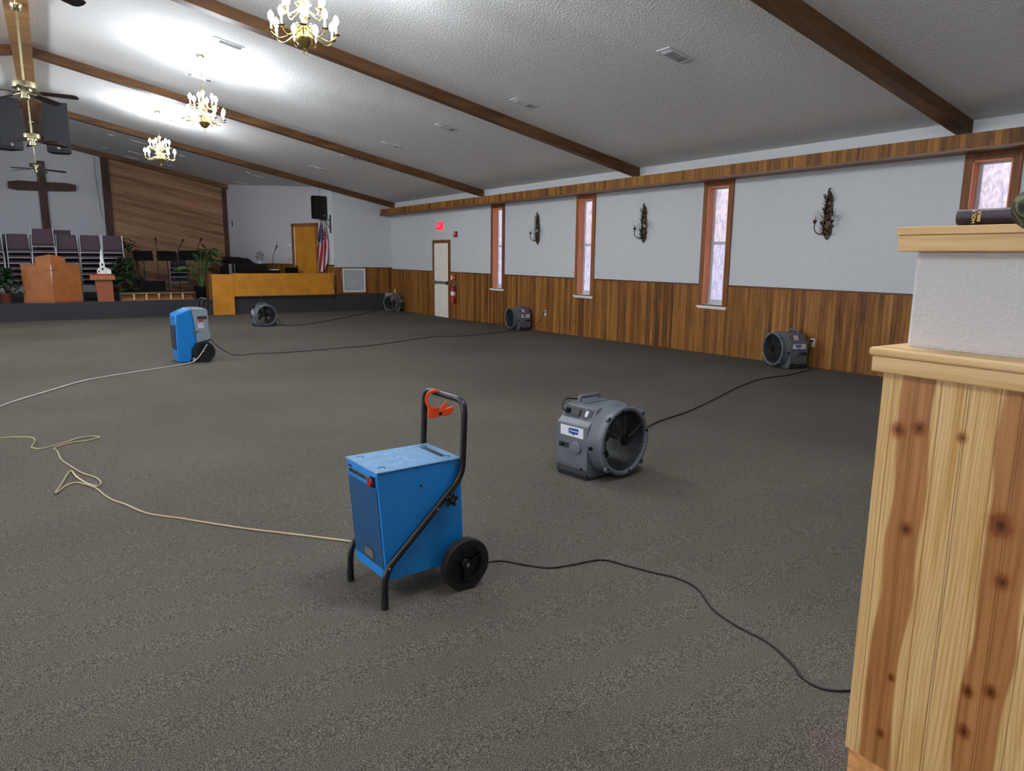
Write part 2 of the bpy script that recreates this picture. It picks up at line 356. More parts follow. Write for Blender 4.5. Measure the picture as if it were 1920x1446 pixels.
    return m
M['knotty'] = knotty()

def textured(name, base, scale, strength, dist, rough=.85):
    m, N, L, B = newmat(name); B.inputs['Base Color'].default_value = lin(base); B.inputs['Roughness'].default_value = rough; B.inputs['Specular IOR Level'].default_value = .2
    tc = N.new('ShaderNodeTexCoord'); n = N.new('ShaderNodeTexNoise'); n.inputs['Scale'].default_value = scale; n.inputs['Detail'].default_value = 2.5; n.inputs['Roughness'].default_value = .55
    L.new(tc.outputs['Object'], n.inputs['Vector']); r = N.new('ShaderNodeMapRange'); r.inputs[1].default_value = .45; r.inputs[2].default_value = .62; L.new(n.outputs['Fac'], r.inputs[0])
    bp = N.new('ShaderNodeBump'); bp.inputs['Strength'].default_value = strength; bp.inputs['Distance'].default_value = dist; L.new(r.outputs[0], bp.inputs['Height']); L.new(bp.outputs[0], B.inputs['Normal']); return m
M['ceiling'] = textured('popcorn_ceiling', (222, 221, 219), 46, .5, .010)
M['plaster'] = textured('orange_peel_plaster', (202, 200, 200), 85, .22, .004)

def carpet():
    m, N, L, B = newmat('flecked_carpet'); B.inputs['Roughness'].default_value = .95; B.inputs['Specular IOR Level'].default_value = .1
    tc = N.new('ShaderNodeTexCoord'); mp = N.new('ShaderNodeMapping'); mp.inputs['Scale'].default_value = (1, 1, 1); L.new(tc.outputs['Object'], mp.inputs[0])
    n = N.new('ShaderNodeTexNoise'); n.inputs['Scale'].default_value = 260; n.inputs['Detail'].default_value = 2; n.inputs['Roughness'].default_value = .7; L.new(mp.outputs[0], n.inputs['Vector'])
    c = ramp(N, L, n.outputs['Fac'], [(.36, (50, 46, 42)), (.48, (88, 83, 76)), (.56, (110, 104, 96)), (.68, (152, 145, 133))])
    n2 = N.new('ShaderNodeTexNoise'); n2.inputs['Scale'].default_value = .5; n2.inputs['Detail'].default_value = 3; L.new(mp.outputs[0], n2.inputs['Vector'])
    mr = N.new('ShaderNodeMapRange'); mr.inputs[1].default_value = .35; mr.inputs[2].default_value = .65; mr.inputs[3].default_value = .9; mr.inputs[4].default_value = 1.1; L.new(n2.outputs['Fac'], mr.inputs[0])
    sc = N.new('ShaderNodeVectorMath'); sc.operation = 'SCALE'; L.new(c, sc.inputs[0]); L.new(mr.outputs[0], sc.inputs['Scale']); L.new(sc.outputs[0], B.inputs['Base Color'])
    bp = N.new('ShaderNodeBump'); bp.inputs['Strength'].default_value = .6; bp.inputs['Distance'].default_value = .004; L.new(n.outputs['Fac'], bp.inputs['Height']); L.new(bp.outputs[0], B.inputs['Normal'])
    return m
M['carpet'] = carpet()

def privacy():
    m, N, L, B = newmat('pebbled_privacy_glass'); B.inputs['Roughness'].default_value = .25; B.inputs['Base Color'].default_value = lin((120, 120, 125))
    tc = N.new('ShaderNodeTexCoord'); mp = N.new('ShaderNodeMapping'); mp.inputs['Scale'].default_value = (1, 9, 4); L.new(tc.outputs['Object'], mp.inputs[0])
    n = N.new('ShaderNodeTexNoise'); n.inputs['Scale'].default_value = 1.3; n.inputs['Detail'].default_value = 6; n.inputs['Distortion'].default_value = 2.2; L.new(mp.outputs[0], n.inputs['Vector'])
    c = ramp(N, L, n.outputs['Fac'], [(.3, (150, 142, 164)), (.45, (190, 184, 204)), (.58, (216, 208, 222)), (.75, (236, 228, 236))])
    sp = N.new('ShaderNodeSeparateXYZ'); L.new(tc.outputs['Object'], sp.inputs[0])
    t = N.new('ShaderNodeMapRange'); t.inputs[1].default_value = 1.7; t.inputs[2].default_value = 1.9; L.new(sp.outputs[2], t.inputs[0])
    tint = N.new('ShaderNodeMix'); tint.data_type = 'RGBA'; L.new(t.outputs[0], tint.inputs[0]); tint.inputs[6].default_value = (.84, .88, 1, 1); tint.inputs[7].default_value = (1, .93, .95, 1)
    mm = N.new('ShaderNodeMix'); mm.data_type = 'RGBA'; mm.blend_type = 'MULTIPLY'; mm.inputs[0].default_value = 1; L.new(c, mm.inputs[6]); L.new(tint.outputs[2], mm.inputs[7])
    L.new(mm.outputs[2], B.inputs['Emission Color']); B.inputs['Emission Strength'].default_value = PANE; return m
M['pane'] = privacy()

def slots():
    m, N, L, B = newmat('punched_slot_grille'); B.inputs['Roughness'].default_value = .45
    tc = N.new('ShaderNodeTexCoord'); sp = N.new('ShaderNodeSeparateXYZ'); L.new(tc.outputs['Object'], sp.inputs[0])
    u = math_n(N, L, 'DIVIDE', sp.outputs[1], .0155); v = math_n(N, L, 'DIVIDE', sp.outputs[2], .0072)
    row = math_n(N, L, 'FLOOR', v); u2 = math_n(N, L, 'ADD', u, math_n(N, L, 'MULTIPLY', math_n(N, L, 'MODULO', row, 2), .5))
    a = math_n(N, L, 'LESS_THAN', math_n(N, L, 'ABSOLUTE', math_n(N, L, 'SUBTRACT', math_n(N, L, 'FRACT', u2), .5)), .36)
    b = math_n(N, L, 'LESS_THAN', math_n(N, L, 'ABSOLUTE', math_n(N, L, 'SUBTRACT', math_n(N, L, 'FRACT', v), .5)), .33)
    mx = N.new('ShaderNodeMix'); mx.data_type = 'RGBA'; L.new(math_n(N, L, 'MULTIPLY', a, b), mx.inputs[0]); mx.inputs[6].default_value = lin((36, 108, 168)); mx.inputs[7].default_value = lin((8, 14, 22))
    L.new(mx.outputs[2], B.inputs['Base Color']); return m
M['slots'] = slots()

def flagmat():
    # UV-free: generated from object axes of the flag cloth (stored as vertex colours by pattern below)
    m, N, L, B = newmat('flag_cloth'); B.inputs['Roughness'].default_value = .8
    a = N.new('ShaderNodeVertexColor'); a.layer_name = 'dye'; L.new(a.outputs[0], B.inputs['Base Color']); return m
M['flag'] = flagmat()
def camo():
    m, N, L, B = newmat('camouflage_cloth'); B.inputs['Roughness'].default_value = .9
    tc = N.new('ShaderNodeTexCoord'); n = N.new('ShaderNodeTexNoise'); n.inputs['Scale'].default_value = 22; n.inputs['Detail'].default_value = 1.5; n.inputs['Distortion'].default_value = .8; L.new(tc.outputs['Object'], n.inputs['Vector'])
    c = ramp(N, L, n.outputs['Fac'], [(0, (18, 20, 18)), (.4, (48, 36, 30)), (.48, (96, 98, 60)), (.56, (44, 62, 42)), (.62, (22, 22, 22)), (.67, (128, 122, 92))], 'CONSTANT'); L.new(c, B.inputs['Base Color']); return m
M['camo'] = camo()

# ------------------------------------------------------------------ the room
def floor_mesh(x0, x1, y0, y1):
    b = MB(); ys = sorted(set([y0, y1] + [y for y in FY if y0 < y < y1] + [k * .5 for k in range(-9, 43) if y0 < k * .5 < y1]))
    for i, y in enumerate(ys): b.v += [(x0, y, fl(y)), (x1, y, fl(y))]
    for i, y in enumerate(ys): b.v += [(x0, y, fl(y) - .1), (x1, y, fl(y) - .1)]
    n = len(ys)
    for i in range(n - 1):
        b.f.append((2 * i, 2 * i + 1, 2 * i + 3, 2 * i + 2)); b.f.append((2 * n + 2 * i + 2, 2 * n + 2 * i + 3, 2 * n + 2 * i + 1, 2 * n + 2 * i))
    b.f.append((0, 2 * n, 2 * n + 1, 1)); b.f.append((2 * n - 1, 4 * n - 1, 4 * n - 2, 2 * n - 2))
    for i in range(n - 1):
        b.f.append((2 * i, 2 * i + 2, 2 * n + 2 * i + 2, 2 * n + 2 * i)); b.f.append((2 * i + 3, 2 * i + 1, 2 * n + 2 * i + 1, 2 * n + 2 * i + 3))
    b.m = [0] * len(b.f); return b
LW = 2 * RX - W
struct(floor_mesh(LW - .2, W + .2, -5, 27.2).build('floor', M['carpet']))
b = MB(); b.prism([(W + .2, cz(W) - KS * .2), (RX, cz(RX)), (LW - .2, cz(W) - KS * .2), (LW - .2, cz(W) + .2), (RX, cz(RX) + .25), (W + .2, cz(W) + .2)], -5, 27.3)
struct(b.build('ceiling', M['ceiling'], smooth=False))
# windows along the right wall: (y_near, y_far) of the opening
WIN = [(14.62, 15.05), (11.26, 11.69), (7.875, 8.307), (3.91, 4.33)]
ZS, ZH = .82, 2.70
def long_wall(name, x0, x1, wins, door=None):
    b = MB(); cuts = sorted([(a, c, ZS, ZH) for a, c in wins] + ([door] if door else [])); y = -5
    for a, c, s, h in cuts:
        b.box(x0, x1, y, a, -.3, cz(W) + .02)
        if s > -.2: b.box(x0, x1, a, c, -.3, s)
        b.box(x0, x1, a, c, h, cz(W) + .02); y = c
    b.box(x0, x1, y, 27.2, -.3, cz(W) + .02)
    return struct(b.build(name, M['wall'], smooth=False))
wr = long_wall('wall_right', W, W + .2, WIN)
WINL = WIN + [(.2, .63)]
wl = long_wall('wall_left', LW - .2, LW, WINL)
# wainscot on the right wall
b = MB(); segs = []; DOOR = (17.28, 18.30)
y = -5
for a, c in sorted([(w_[0] - .09, w_[1] + .09) for w_ in WIN]) + [(DOOR[0], DOOR[1])]:
    segs.append((y, a)); y = c
segs.append((y, 21.24)); segs.sort()
for a, c in segs: b.box(W - .02, W, a, c, -.14, 1.13) if c < 21.3 else None
for a, c in WIN: b.box(W - .02, W, a - .09, c + .09, -.14, .775)
o = b.build('wainscot', M['wain_y'], wr, smooth=False)
b = MB()
for a, c in segs: b.box(W - .032, W, a, c, 1.13, 1.155)
b.build('chair_rail', M['cap'], wr, smooth=False)
b = MB(); b.box(LW, LW + .02, -5, 21.24, -.14, 1.13); b.build('wainscot', M['wain_y'], wl, smooth=False)
# rear wall behind the camera
b = MB(); b.box(LW, W, -5.2, -5, -.3, 5.2); struct(b.build('wall_rear', M['wall'], smooth=False))
# end walls round the stage
b = MB(); b.prism([(-5.36, -.3), (5.36, -.3), (5.36, cz(5.36)), (RX, cz(RX)), (-5.36, cz(-5.36))], 27, 27.2)
wb = struct(b.build('wall_back', M['endwall'], smooth=False))
def angled(name, xa, ya, xb, yb, th=.12):
    d = Vector((xb - xa, yb - ya, 0)).normalized(); n = Vector((-d.y, d.x, 0)) * (th if xa > 0 else -th)
    b = MB(); P = [(xa, ya), (xb, yb), (xb + n.x, yb + n.y), (xa + n.x, ya + n.y)]
    b.hexa([(p[0], p[1], -.3) for p in P] + [(p[0], p[1], cz(p[0]) + .01) for p in P]); return struct(b.build(name, M['endwall'], smooth=False))
wa = angled('wall_stage_right', 5.36, 27, 7.22, 21.26)
angled('wall_stage_left', -5.54, 27, -7.4, 21.26)
b = MB(); b.prism([(7.22, -.3), (W, -.3), (W, cz(W)), (7.22, cz(7.22))], 21.24, 21.4)
wf = struct(b.build('wall_front_right', M['wall'], smooth=False))
b = MB(); b.prism([(-7.4, -.3), (LW, -.3), (LW, cz(W)), (-7.4, cz(-7.4))], 21.24, 21.4); struct(b.build('wall_front_left', M['wall'], smooth=False))
b = MB(); b.box(7.22, W - .02, 21.22, 21.24, .40, 1.175); b.build('wainscot', M['wain_x'], wf, smooth=False)
b = MB(); b.box(7.22, W - .02, 21.208, 21.24, 1.175, 1.20); b.build('chair_rail', M['cap'], wf, smooth=False)
b = MB(); b.box(7.20, 8.80, 21.17, 21.24, -.12, .40); b.build('riser_skirt', M['carpet_side'], wf, smooth=False)
# angled wall wainscot and rail (local frame along the wall)
dv = Vector((7.22 - 5.36, 21.26 - 27, 0)); LEN = dv.length; dv.normalize(); nv = Vector((dv.y, -dv.x, 0))
def on_angled(s0, s1, z0, z1, t0, t1):
    A = Vector((5.36, 27, 0)); P = [A + dv * s + nv * t for s, t in ((s0, t0), (s1, t0), (s1, t1), (s0, t1))]
    return [(p.x, p.y, z0) for p in P] + [(p.x, p.y, z1) for p in P]
# door on the angled wall at s: y 23.3 -> 22.0
sA = (27 - 23.25) / -dv.y; sB = (27 - 21.95) / -dv.y
b = MB(); b.hexa(on_angled(0, sA, STG, 1.245, 0, .02)); b.hexa(on_angled(sB, LEN, STG, 1.245, 0, .02)); b.build('wainscot', M['wain_d'], wa, smooth=False)
b = MB(); b.hexa(on_angled(0, sA, 1.245, 1.275, 0, .035)); b.hexa(on_angled(sB, LEN, 1.245, 1.275, 0, .035)); b.build('chair_rail', M['cap'], wa, smooth=False)
b = MB(); b.hexa(on_angled(sA, sA + .11, STG, 2.53, 0, .05)); b.hexa(on_angled(sB - .11, sB, STG, 2.53, 0, .05)); b.hexa(on_angled(sA, sB, 2.43, 2.53, 0, .05))
d1 = struct(b.build('door_1', M['honey'], smooth=False))
b = MB(); b.hexa(on_angled(sA + .11, sB - .11, STG + .01, 2.43, .002, .03)); b.build('door_leaf', M['honey'], d1, smooth=False)
b = MB(); b.hexa(on_angled(sA + .13, sA + .16, STG + .02, 2.42, .03, .045)); b.build('edge_strip', M['white'], d1, smooth=False)
b = MB(); p = Vector((5.36, 27, 1.2)) + dv * (sA + .22) + nv * .06; b.lathe([(0, -.035), (.03, -.02), (.035, 0), (.03, .02), (0, .035)], p); b.build('door_knob', M['blackm'], d1)

# wooden feature panel on the back wall, with posts
fp = MB(); fp.prism([(1.80, STG), (5.34, STG), (5.34, cz(5.34) - .14), (1.80, cz(1.80) - .14)], 26.93, 27)
fp.build('wood_panelling', M['slope_boards'], wb, smooth=False)
b = MB(); b.prism([(1.62, STG), (1.84, STG), (1.84, cz(1.84) - .02), (1.62, cz(1.62) - .02)], 26.86, 27); b.build('post', M['post'], wb, bevel=.006, smooth=False)
b = MB(); b.prism([(5.22, STG), (5.35, STG), (5.35, cz(5.35) - .02), (5.22, cz(5.22) - .02)], 26.88, 27); b.build('post', M['post'], wb, smooth=False)

# rafters and ridge beam
n_tr = 0
def trim(b, m, nm=None, **k):
    global n_tr; n_tr += 1; return struct(b.build('trim_%d' % n_tr, m, **k))
b = MB(); b.box(RX - .147, RX + .147, -5, 27, 4.88, 5.09); RIDGE = trim(b, M['ridge'], smooth=False)
M['ridge'].node_tree  # ridge grain runs along the beam
for yb in (-1.15, 4.385, 9.96, 15.5, 20.94, 26.80):
    for sgn in (1, -1):
        xe, xi = (W, RX + .147) if sgn > 0 else (LW, RX - .147)
        b = MB(); b.prism([(xe, cz(xe) - .145), (xi, cz(xi) - .145), (xi, cz(xi) + .01), (xe, cz(xe) + .01)], yb, yb + (.175 if yb < 26 else .2))
        trim(b, M['beam'], bevel=.005, smooth=False)
# hollow valance along the right wall (indirect light trough)
b = MB(); b.box(W - .37, W - .345, -5, 21.23, 2.80, 2.96); v = trim(b, M['fascia'], smooth=False)
b = MB(); b.box(W - .385, W - .335, -5, 21.23, 2.775, 2.80); b.build('lower_edge', M['honey_dark'], v, smooth=False)
b = MB(); b.box(W - .345, W, -5, 21.23, 2.785, 2.80); b.build('underside', M['honey_dark'], v, smooth=False)

# windows
for i, (a, c) in enumerate(WIN):
    b = MB(); cw = .09
    b.box(W - .025, W, a - cw, a, .80, ZH + cw); b.box(W - .025, W, c, c + cw, .80, ZH + cw); b.box(W - .025, W, a, c, ZH, ZH + cw)
    wo = struct(b.build('window_%d' % (i + 1), M['casing'], bevel=.003, smooth=False))
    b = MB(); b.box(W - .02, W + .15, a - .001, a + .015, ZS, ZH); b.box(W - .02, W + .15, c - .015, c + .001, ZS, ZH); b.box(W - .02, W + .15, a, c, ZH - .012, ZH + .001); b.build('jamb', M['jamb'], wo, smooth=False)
    b = MB(); x0 = W + .11
    b.box(x0, x0 + .04, a + .015, a + .04, ZS, ZH - .01); b.box(x0, x0 + .04, c - .055, c - .015, ZS, ZH - .01)
    b.box(x0, x0 + .04, a + .04, c - .055, ZS, .90); b.box(x0, x0 + .04, a + .04, c - .055, ZH - .035, ZH - .01); b.box(x0 - .01, x0 + .03, a + .04, c - .055, 1.79, 1.84)
    b.build('sash', M['white_dull'], wo, smooth=False)
    b = MB(); b.box(x0 + .015, x0 + .022, a + .04, c - .055, .90, ZH - .035); b.build('pane', M['pane'], wo, smooth=False)
    b = MB(); b.box(W - .05, W + .15, a - .1, c + .1, .775, .80); b.box(W - .035, W, a - .08, c + .08, .755, .775); b.box(W, W + .12, a, c, .80, .825); b.build('sill', M['white'], wo, bevel=.003, smooth=False)

# unseen windows added in the left wall; their overbright panes are fill light
M['pane_fill'] = emis('left_fill_glow', (250, 250, 255), LEFT_FILL)
for i, (a, c) in enumerate(WINL):
    b = MB(); cw = .09; b.box(LW, LW + .025, a - cw, a, .80, ZH + cw); b.box(LW, LW + .025, c, c + cw, .80, ZH + cw); b.box(LW, LW + .025, a, c, ZH, ZH + cw)
    wo = struct(b.build('window_%d' % (i + 5), M['casing'], smooth=False))
    b = MB(); b.box(LW - .10, LW - .09, a, c, ZS, ZH); b.build('pane', M['pane_fill'], wo, smooth=False)
    b = MB(); b.box(LW - .15, LW + .05, a - .1, c + .1, .775, .80); b.build('sill', M['white'], wo, smooth=False)

# exit door in the right wall
b = MB(); y0, y1 = DOOR; zf = fl(17.8)
b.box(W - .035, W, y0, y0 + .085, zf, 2.0); b.box(W - .035, W, y1 - .085, y1, zf, 2.0); b.box(W - .035, W, y0 + .085, y1 - .085, 1.915, 2.0)
d2 = struct(b.build('door_2', M['casing'], smooth=False))
ya, yc = y0 + .085, y1 - .085
b = MB(); b.box(W - .02, W, ya, yc, zf + .01, 1.915)
H = 1.915 - zf
for (p, q) in ((.10, .40), (.44, .80), (.83, .95)):
    pass
ym = (ya + yc) / 2
for (r0_, r1_) in ((.06, .42), (.50, .80), (.84, .95)):
    for (c0, c1) in ((ya + .10, ym - .05), (ym + .05, yc - .10)):
        z0, z1 = zf + H * r0_, zf + H * r1_
        b.box(W - .032, W - .02, c0, c1, z0, z0 + .014); b.box(W - .032, W - .02, c0, c1, z1 - .014, z1); b.box(W - .032, W - .02, c0, c0 + .014, z0, z1); b.box(W - .032, W - .02, c1 - .014, c1, z0, z1)
        b.box(W - .034, W - .02, c0 + .035, c1 - .035, z0 + .035, z1 - .035)
b.build('door_leaf', M['doorwhite'], d2, smooth=False)
b = MB(); b.box(W - .075, W - .045, ya + .02, yc - .02, zf + .93, zf + .985); b.box(W - .07, W - .02, ya + .02, ya + .08, zf + .90, zf + 1.0); b.box(W - .07, W - .02, yc - .08, yc - .02, zf + .90, zf + 1.0); b.build('panic_bar', M['steel'], d2, smooth=False)

# ------------------------------------------------------------------ stage
st = thing('stage_platform', 'low carpeted stage platform across the far end of the hall', 'stage')
b = MB(); b.prism([(-7.3, 20.95), (3.6, 21.20), (7.2, 21.26), (5.3, 26.98), (-5.3, 26.98)], -.115, STG, 'z'); b.build('platform', M['carpet_side'], st, bevel=.01, smooth=False)
b = MB(); b.box(4.28, 7.19, 21.20, 21.27, -.115, .40); b.build('riser_face', M['carpet_side'], st, smooth=False)

pt = thing('choir_partition', 'honey-coloured plywood half partition along the front of the piano', 'partition', (0, 0, 0))
b = MB(); b.box(4.27, 7.16, 21.12, 21.18, .40, 1.03); b.build('panel', M['honey'], pt, bevel=.004, smooth=False)
b = MB(); b.box(3.70, 4.27, 21.11, 21.19, -.113, 1.01); b.build('end_board', M['honey'], pt, bevel=.004, smooth=False)
b = MB(); b.box(3.62, 3.70, 21.11, 21.6, STG, 1.01); b.build('end_post', M['honey_dark'], pt, smooth=False)
b = MB(); b.box(4.27, 7.19, 21.105, 21.20, .375, .40); b.build('bottom_trim', M['honey_dark'], pt, smooth=False)

# ------------------------------------------------------------------ entry half wall (near right)
hw = thing('half_wall', 'knotty pine and white plaster half wall in the right foreground', 'half wall')
b = MB(); b.box(1.74, 2.10, -1.2, .982, .235, 1.29); b.build('pine_panelling', M['knotty'], hw, smooth=False)
b = MB(); b.box(1.748, 2.09, -1.2, .974, .10, .235); plab(b.build('bare_base', M['crate'], hw, smooth=False), 'raw unfinished strip left where the baseboard came off')
b = MB(); b.box(1.79, 2.02, -1.2, .962, 1.345, 1.585); b.build('plaster_wall', M['plaster'], hw, bevel=.012, smooth=False, seg=3)
b = MB(); b.box(1.712, 2.14, -1.2, 1.0, 1.288, 1.327); b.build('ledge_board', M['pine_y'], hw, bevel=.003, smooth=False)
b = MB(); b.box(1.706, 2.15, -1.2, 1.008, 1.327, 1.349); b.build('ledge_top', M['pine_y'], hw, bevel=.007, smooth=False, seg=3)
b = MB(); b.box(1.757, 2.05, -1.2, .99, 1.583, 1.622); b.build('cap_board', M['pine_y'], hw, bevel=.002, smooth=False)
b = MB(); b.box(1.751, 2.06, -1.2, .993, 1.622, 1.641); b.build('cap_top', M['pine_y'], hw, bevel=.002, smooth=False)

# ------------------------------------------------------------------ big blue dehumidifier
dh = thing('dehumidifier', 'boxy blue metal dehumidifier with black tube handle in the foreground', 'dehumidifier', (1.045, 2.641, fl(2.64)), .076)
BL, BWd, Z0, Z1 = .406, .298, .107, .588
b = MB(); b.hexa([(.035, 0, Z0), (BL + .016, 0, Z0), (BL + .016, BWd, Z0), (.035, BWd, Z0), (0, 0, Z1 - .004), (BL, 0, Z1 - .004), (BL, BWd, Z1 - .004), (0, BWd, Z1 - .004)])
b.build('cabinet', M['blue'], dh, bevel=.004, smooth=False)
b = MB(); b.box(-.003, BL + .002, -.003, BWd + .003, Z1 - .004, Z1 + .004); lid = plab(b.build('lid', M['bluetop'], dh, bevel=.003, smooth=False), 'pale dusty blue top panel')
b = MB()
for x, y in ((.045, .045), (.045, .25), (.36, .045), (.36, .25)): b.tube([(x + .016 * math.cos(a), y + .016 * math.sin(a), Z1 + .005) for a in [k * .5 - 1.2 for k in range(9)]], .0012, 6)
for x, y in ((.18, .13), (.2, .17), (.22, .12), (.17, .17)): b.cyl((x, y, Z1 + .003), (x, y, Z1 + .0048), .0035, n=10)
each(b, 'emboss_mark', M['darkface'], lid)
b = MB(); b.box(.34, .362, .06, .24, Z1 + .004, Z1 + .006); b.build('top_vent', M['darkface'], lid)
def front_x(z): return .035 * (Z1 - z) / (Z1 - Z0)
def front_plate(b, y0, y1, z0, z1, t=.003):
    return b.hexa([(front_x(z0) - t, y0, z0), (front_x(z0) + .001, y0, z0), (front_x(z0) + .001, y1, z0), (front_x(z0) - t, y1, z0), (front_x(z1) - t, y0, z1), (front_x(z1) + .001, y0, z1), (front_x(z1) + .001, y1, z1), (front_x(z1) - t, y1, z1)])
b = MB(); front_plate(b, .012, .288, Z0 + .05, .515); b.build('slotted_grille', M['slots'], dh, smooth=False)
b = MB(); front_plate(b, .012, .288, .522, .572); cp = b.build('control_strip', M['blue'], dh, bevel=.002, smooth=False)
b = MB(); front_plate(b, .07, .27, .535, .556, .005); b.build('nameplate', M['steel'], cp, smooth=False)
b = MB(); rr = random.Random(3)
yy = .268
for k in range(13):
    w_ = rr.uniform(.006, .011); front_plate(b, yy - w_, yy, .539, .552 if k % 4 else .548, .0062); yy -= w_ + .0045
b.build('raised_lettering', M['darkface'], cp, smooth=False)
b = MB(); front_plate(b, .236, .274, .559, .568, .0045); b.build('maker_badge', M['darkface'], cp, smooth=False)
b = MB(); front_plate(b, .018, .05, .522, .568, .009); sw = b.build('switch_housing', M['black'], dh, smooth=False)
b = MB(); z = .545; b.cyl((front_x(z) - .008, .036, z), (front_x(z) - .022, .036, z), .016, n=20); plab(b.build('power_button', M['red'], sw), 'red rocker button')
b = MB(); front_plate(b, .095, .19, .165, .222, .004); hr = b.build('grip_recess', M['darkface'], dh, smooth=False)
b = MB(); front_plate(b, .103, .182, .173, .213, .0055); b.build('recess_plate', plain('recess_metal', (110, 106, 104), .5), hr, smooth=False)
path = [(.012, -.02, .006), (.016, -.02, .165), (.396, -.02, .515), (.412, -.02, .79), (.414, .0, .845), (.414, BWd, .845), (.412, BWd + .02, .79), (.396, BWd + .02, .515), (.016, BWd + .02, .165), (.012, BWd + .02, .006)]
path = [(.012, -.022, .006), (.016, -.022, .165), (.400, -.022, .515), (.414, -.022, .848), (.414, BWd + .022, .848), (.400, BWd + .022, .515), (.016, BWd + .022, .165), (.012, BWd + .022, .006)]
b = MB(); b.tube(fillet(path, .06, 7), .0145, 14); hd = b.build('handle_frame', M['tube'], dh)
b = MB()
for yv in (-.022, BWd + .022): b.cyl((.012, yv, .0), (.012, yv, .05), .0165, n=16)
each(b, 'foot_cap', M['rubber'], hd)
b = MB()
for (x, z) in ((.03, .18), (.265, .392)): b.lathe([(.006, 0), (.006, -.003), (0, -.005)], (x, -.0365, z), 'y', 12)
b.cyl((.13, -.001, .135), (.13, -.004, .135), .004, n=10); b.cyl((.345, -.001, .44), (.345, -.004, .44), .004, n=10)
each(b, 'bolt', M['chrome'], hd)
b = MB(); c = (.328, -.045, .425)
star = []
for k in range(20):
    a = 2 * math.pi * k / 20; r = .034 if k % 4 in (0, 1) else .02; star.append((c[0] + r * math.cos(a), c[2] + r * math.sin(a)))
b.prism(star, -.055, -.037); b.cyl((c[0], -.057, c[2]), (c[0], -.03, c[2]), .011); kn = b.build('star_knob', M['black'], hd, bevel=.003)
b = MB(); b.cyl((c[0], -.0575, c[2]), (c[0], -.056, c[2]), .004, n=10); b.build('knob_screw', M['chrome'], kn)
def wheel(parent, cx, cy, cz_, R, wd, out, tread=.028):
    b = MB(); b.lathe([(R - tread, -wd / 2), (R - .006, -wd / 2), (R, -wd / 2 + .008), (R, wd / 2 - .008), (R - .006, wd / 2), (R - tread, wd / 2), (R - tread, -wd / 2)], (cx, cy, cz_), 'y', 48)
    b.f = [q for q in b.f if len(q) == 4]; b.m = [0] * len(b.f)
    wl_ = b.build('wheel', M['rubber'], parent)
    b = MB(); s = out * wd / 2
    b.lathe([(R - tread + .001, s * .9), (R - tread - .012, s * .9), (R - tread - .014, s * .1), (.03, s * .0), (.022, s * .9), (0, s * .9)], (cx, cy, cz_), 'y', 40)
    b.f = [q for q in b.f if len(q) == 4]; b.m = [0] * len(b.f)
    for k in range(3):
        a = 2 * math.pi * k / 3 + .35; e = Vector((math.cos(a), 0, math.sin(a))); p = Vector((cx, cy + s * .55, cz_)); q = Vector((-math.sin(a), 0, math.cos(a))) * .006
        b.hexa([tuple(p + e * .01 + q - Vector((0, s * .4, 0))), tuple(p + e * (R - tread - .006) + q - Vector((0, s * .4, 0))), tuple(p + e * (R - tread - .006) - q - Vector((0, s * .4, 0))), tuple(p + e * .01 - q - Vector((0, s * .4, 0))),
                tuple(p + e * .01 + q), tuple(p + e * (R - tread - .006) + q), tuple(p + e * (R - tread - .006) - q), tuple(p + e * .01 - q)])
    hb = b.build('rim', M['black'], wl_)
    b = MB(); b.lathe([(.009, 0), (.009, out * .006), (0, out * .009)], (cx, cy + s * .9, cz_), 'y', 14); b.build('axle_cap', M['chrome'], wl_)
    return wl_
wheel(dh, .392, -.055, .118, .118, .045, -1); wheel(dh, .392, BWd + .055, .118, .118, .045, 1)
b = MB(); b.cyl((.392, -.05, .118), (.392, BWd + .05, .118), .008, n=12); b.box(.36, .42, .01, .03, .1, .16); b.box(.36, .42, BWd - .03, BWd - .01, .1, .16); b.build('axle', M['blackm'], dh)
b = MB(); b.tube(smooth_path([(BL + .012, .15, .26), (.45, .15, .27), (.475, .14, .22), (.48, .12, .1), (.50, .08, .012)]), .0035, 8); b.build('cord_tail', M['cordblk'], dh)
b = MB(); b.cyl((.205, 0, .5), (.205, -.0015, .5), .006, n=12); b.build('dent_mark', M['darkface'], dh)

# orange spring clamp on the handle bar
ocl = thing('spring_clamp', 'orange plastic C-shaped clamp hooked over the blue dehumidifier handle', 'clamp', (1.045 + .414 * .997 - .19 * .076, 2.641 + .414 * .076 + .19 * .997, fl(2.64) + .848), -.42)
b = MB(); R_ = .048; cx_, cz_ = -.018, -.03
arc = [(cx_ + R_ * math.cos(a), 0, cz_ + R_ * math.sin(a)) for a in [math.radians(62 + k * (230) / 22) for k in range(23)]]
b2 = []
for (px_, _, pz_) in arc: b2.append((px_, pz_))
inner = [(cx_ + (R_ - .012) * math.cos(a), cz_ + (R_ - .012) * math.sin(a)) for a in [math.radians(62 + k * (230) / 22) for k in range(23)]]
for i in range(22):
    o0, o1, i0, i1 = b2[i], b2[i + 1], inner[i], inner[i + 1]
    b.hexa([(o0[0], -.009, o0[1]), (o1[0], -.009, o1[1]), (i1[0], -.009, i1[1]), (i0[0], -.009, i0[1]), (o0[0], .009, o0[1]), (o1[0], .009, o1[1]), (i1[0], .009, i1[1]), (i0[0], .009, i0[1])])
b.build('hook', M['orange'], ocl)
b = MB(); b.prism([(-.05, -.068), (-.02, -.08), (.03, -.072), (.062, -.062), (.066, -.078), (.05, -.1), (.02, -.105), (-.02, -.11), (-.045, -.118), (-.056, -.105)], -.008, .008); b.prism([(.0, -.074), (.018, -.05), (.03, -.035), (.034, -.05), (.028, -.074)], -.007, .007)
b.build('grip', M['orange'], ocl, bevel=.002)
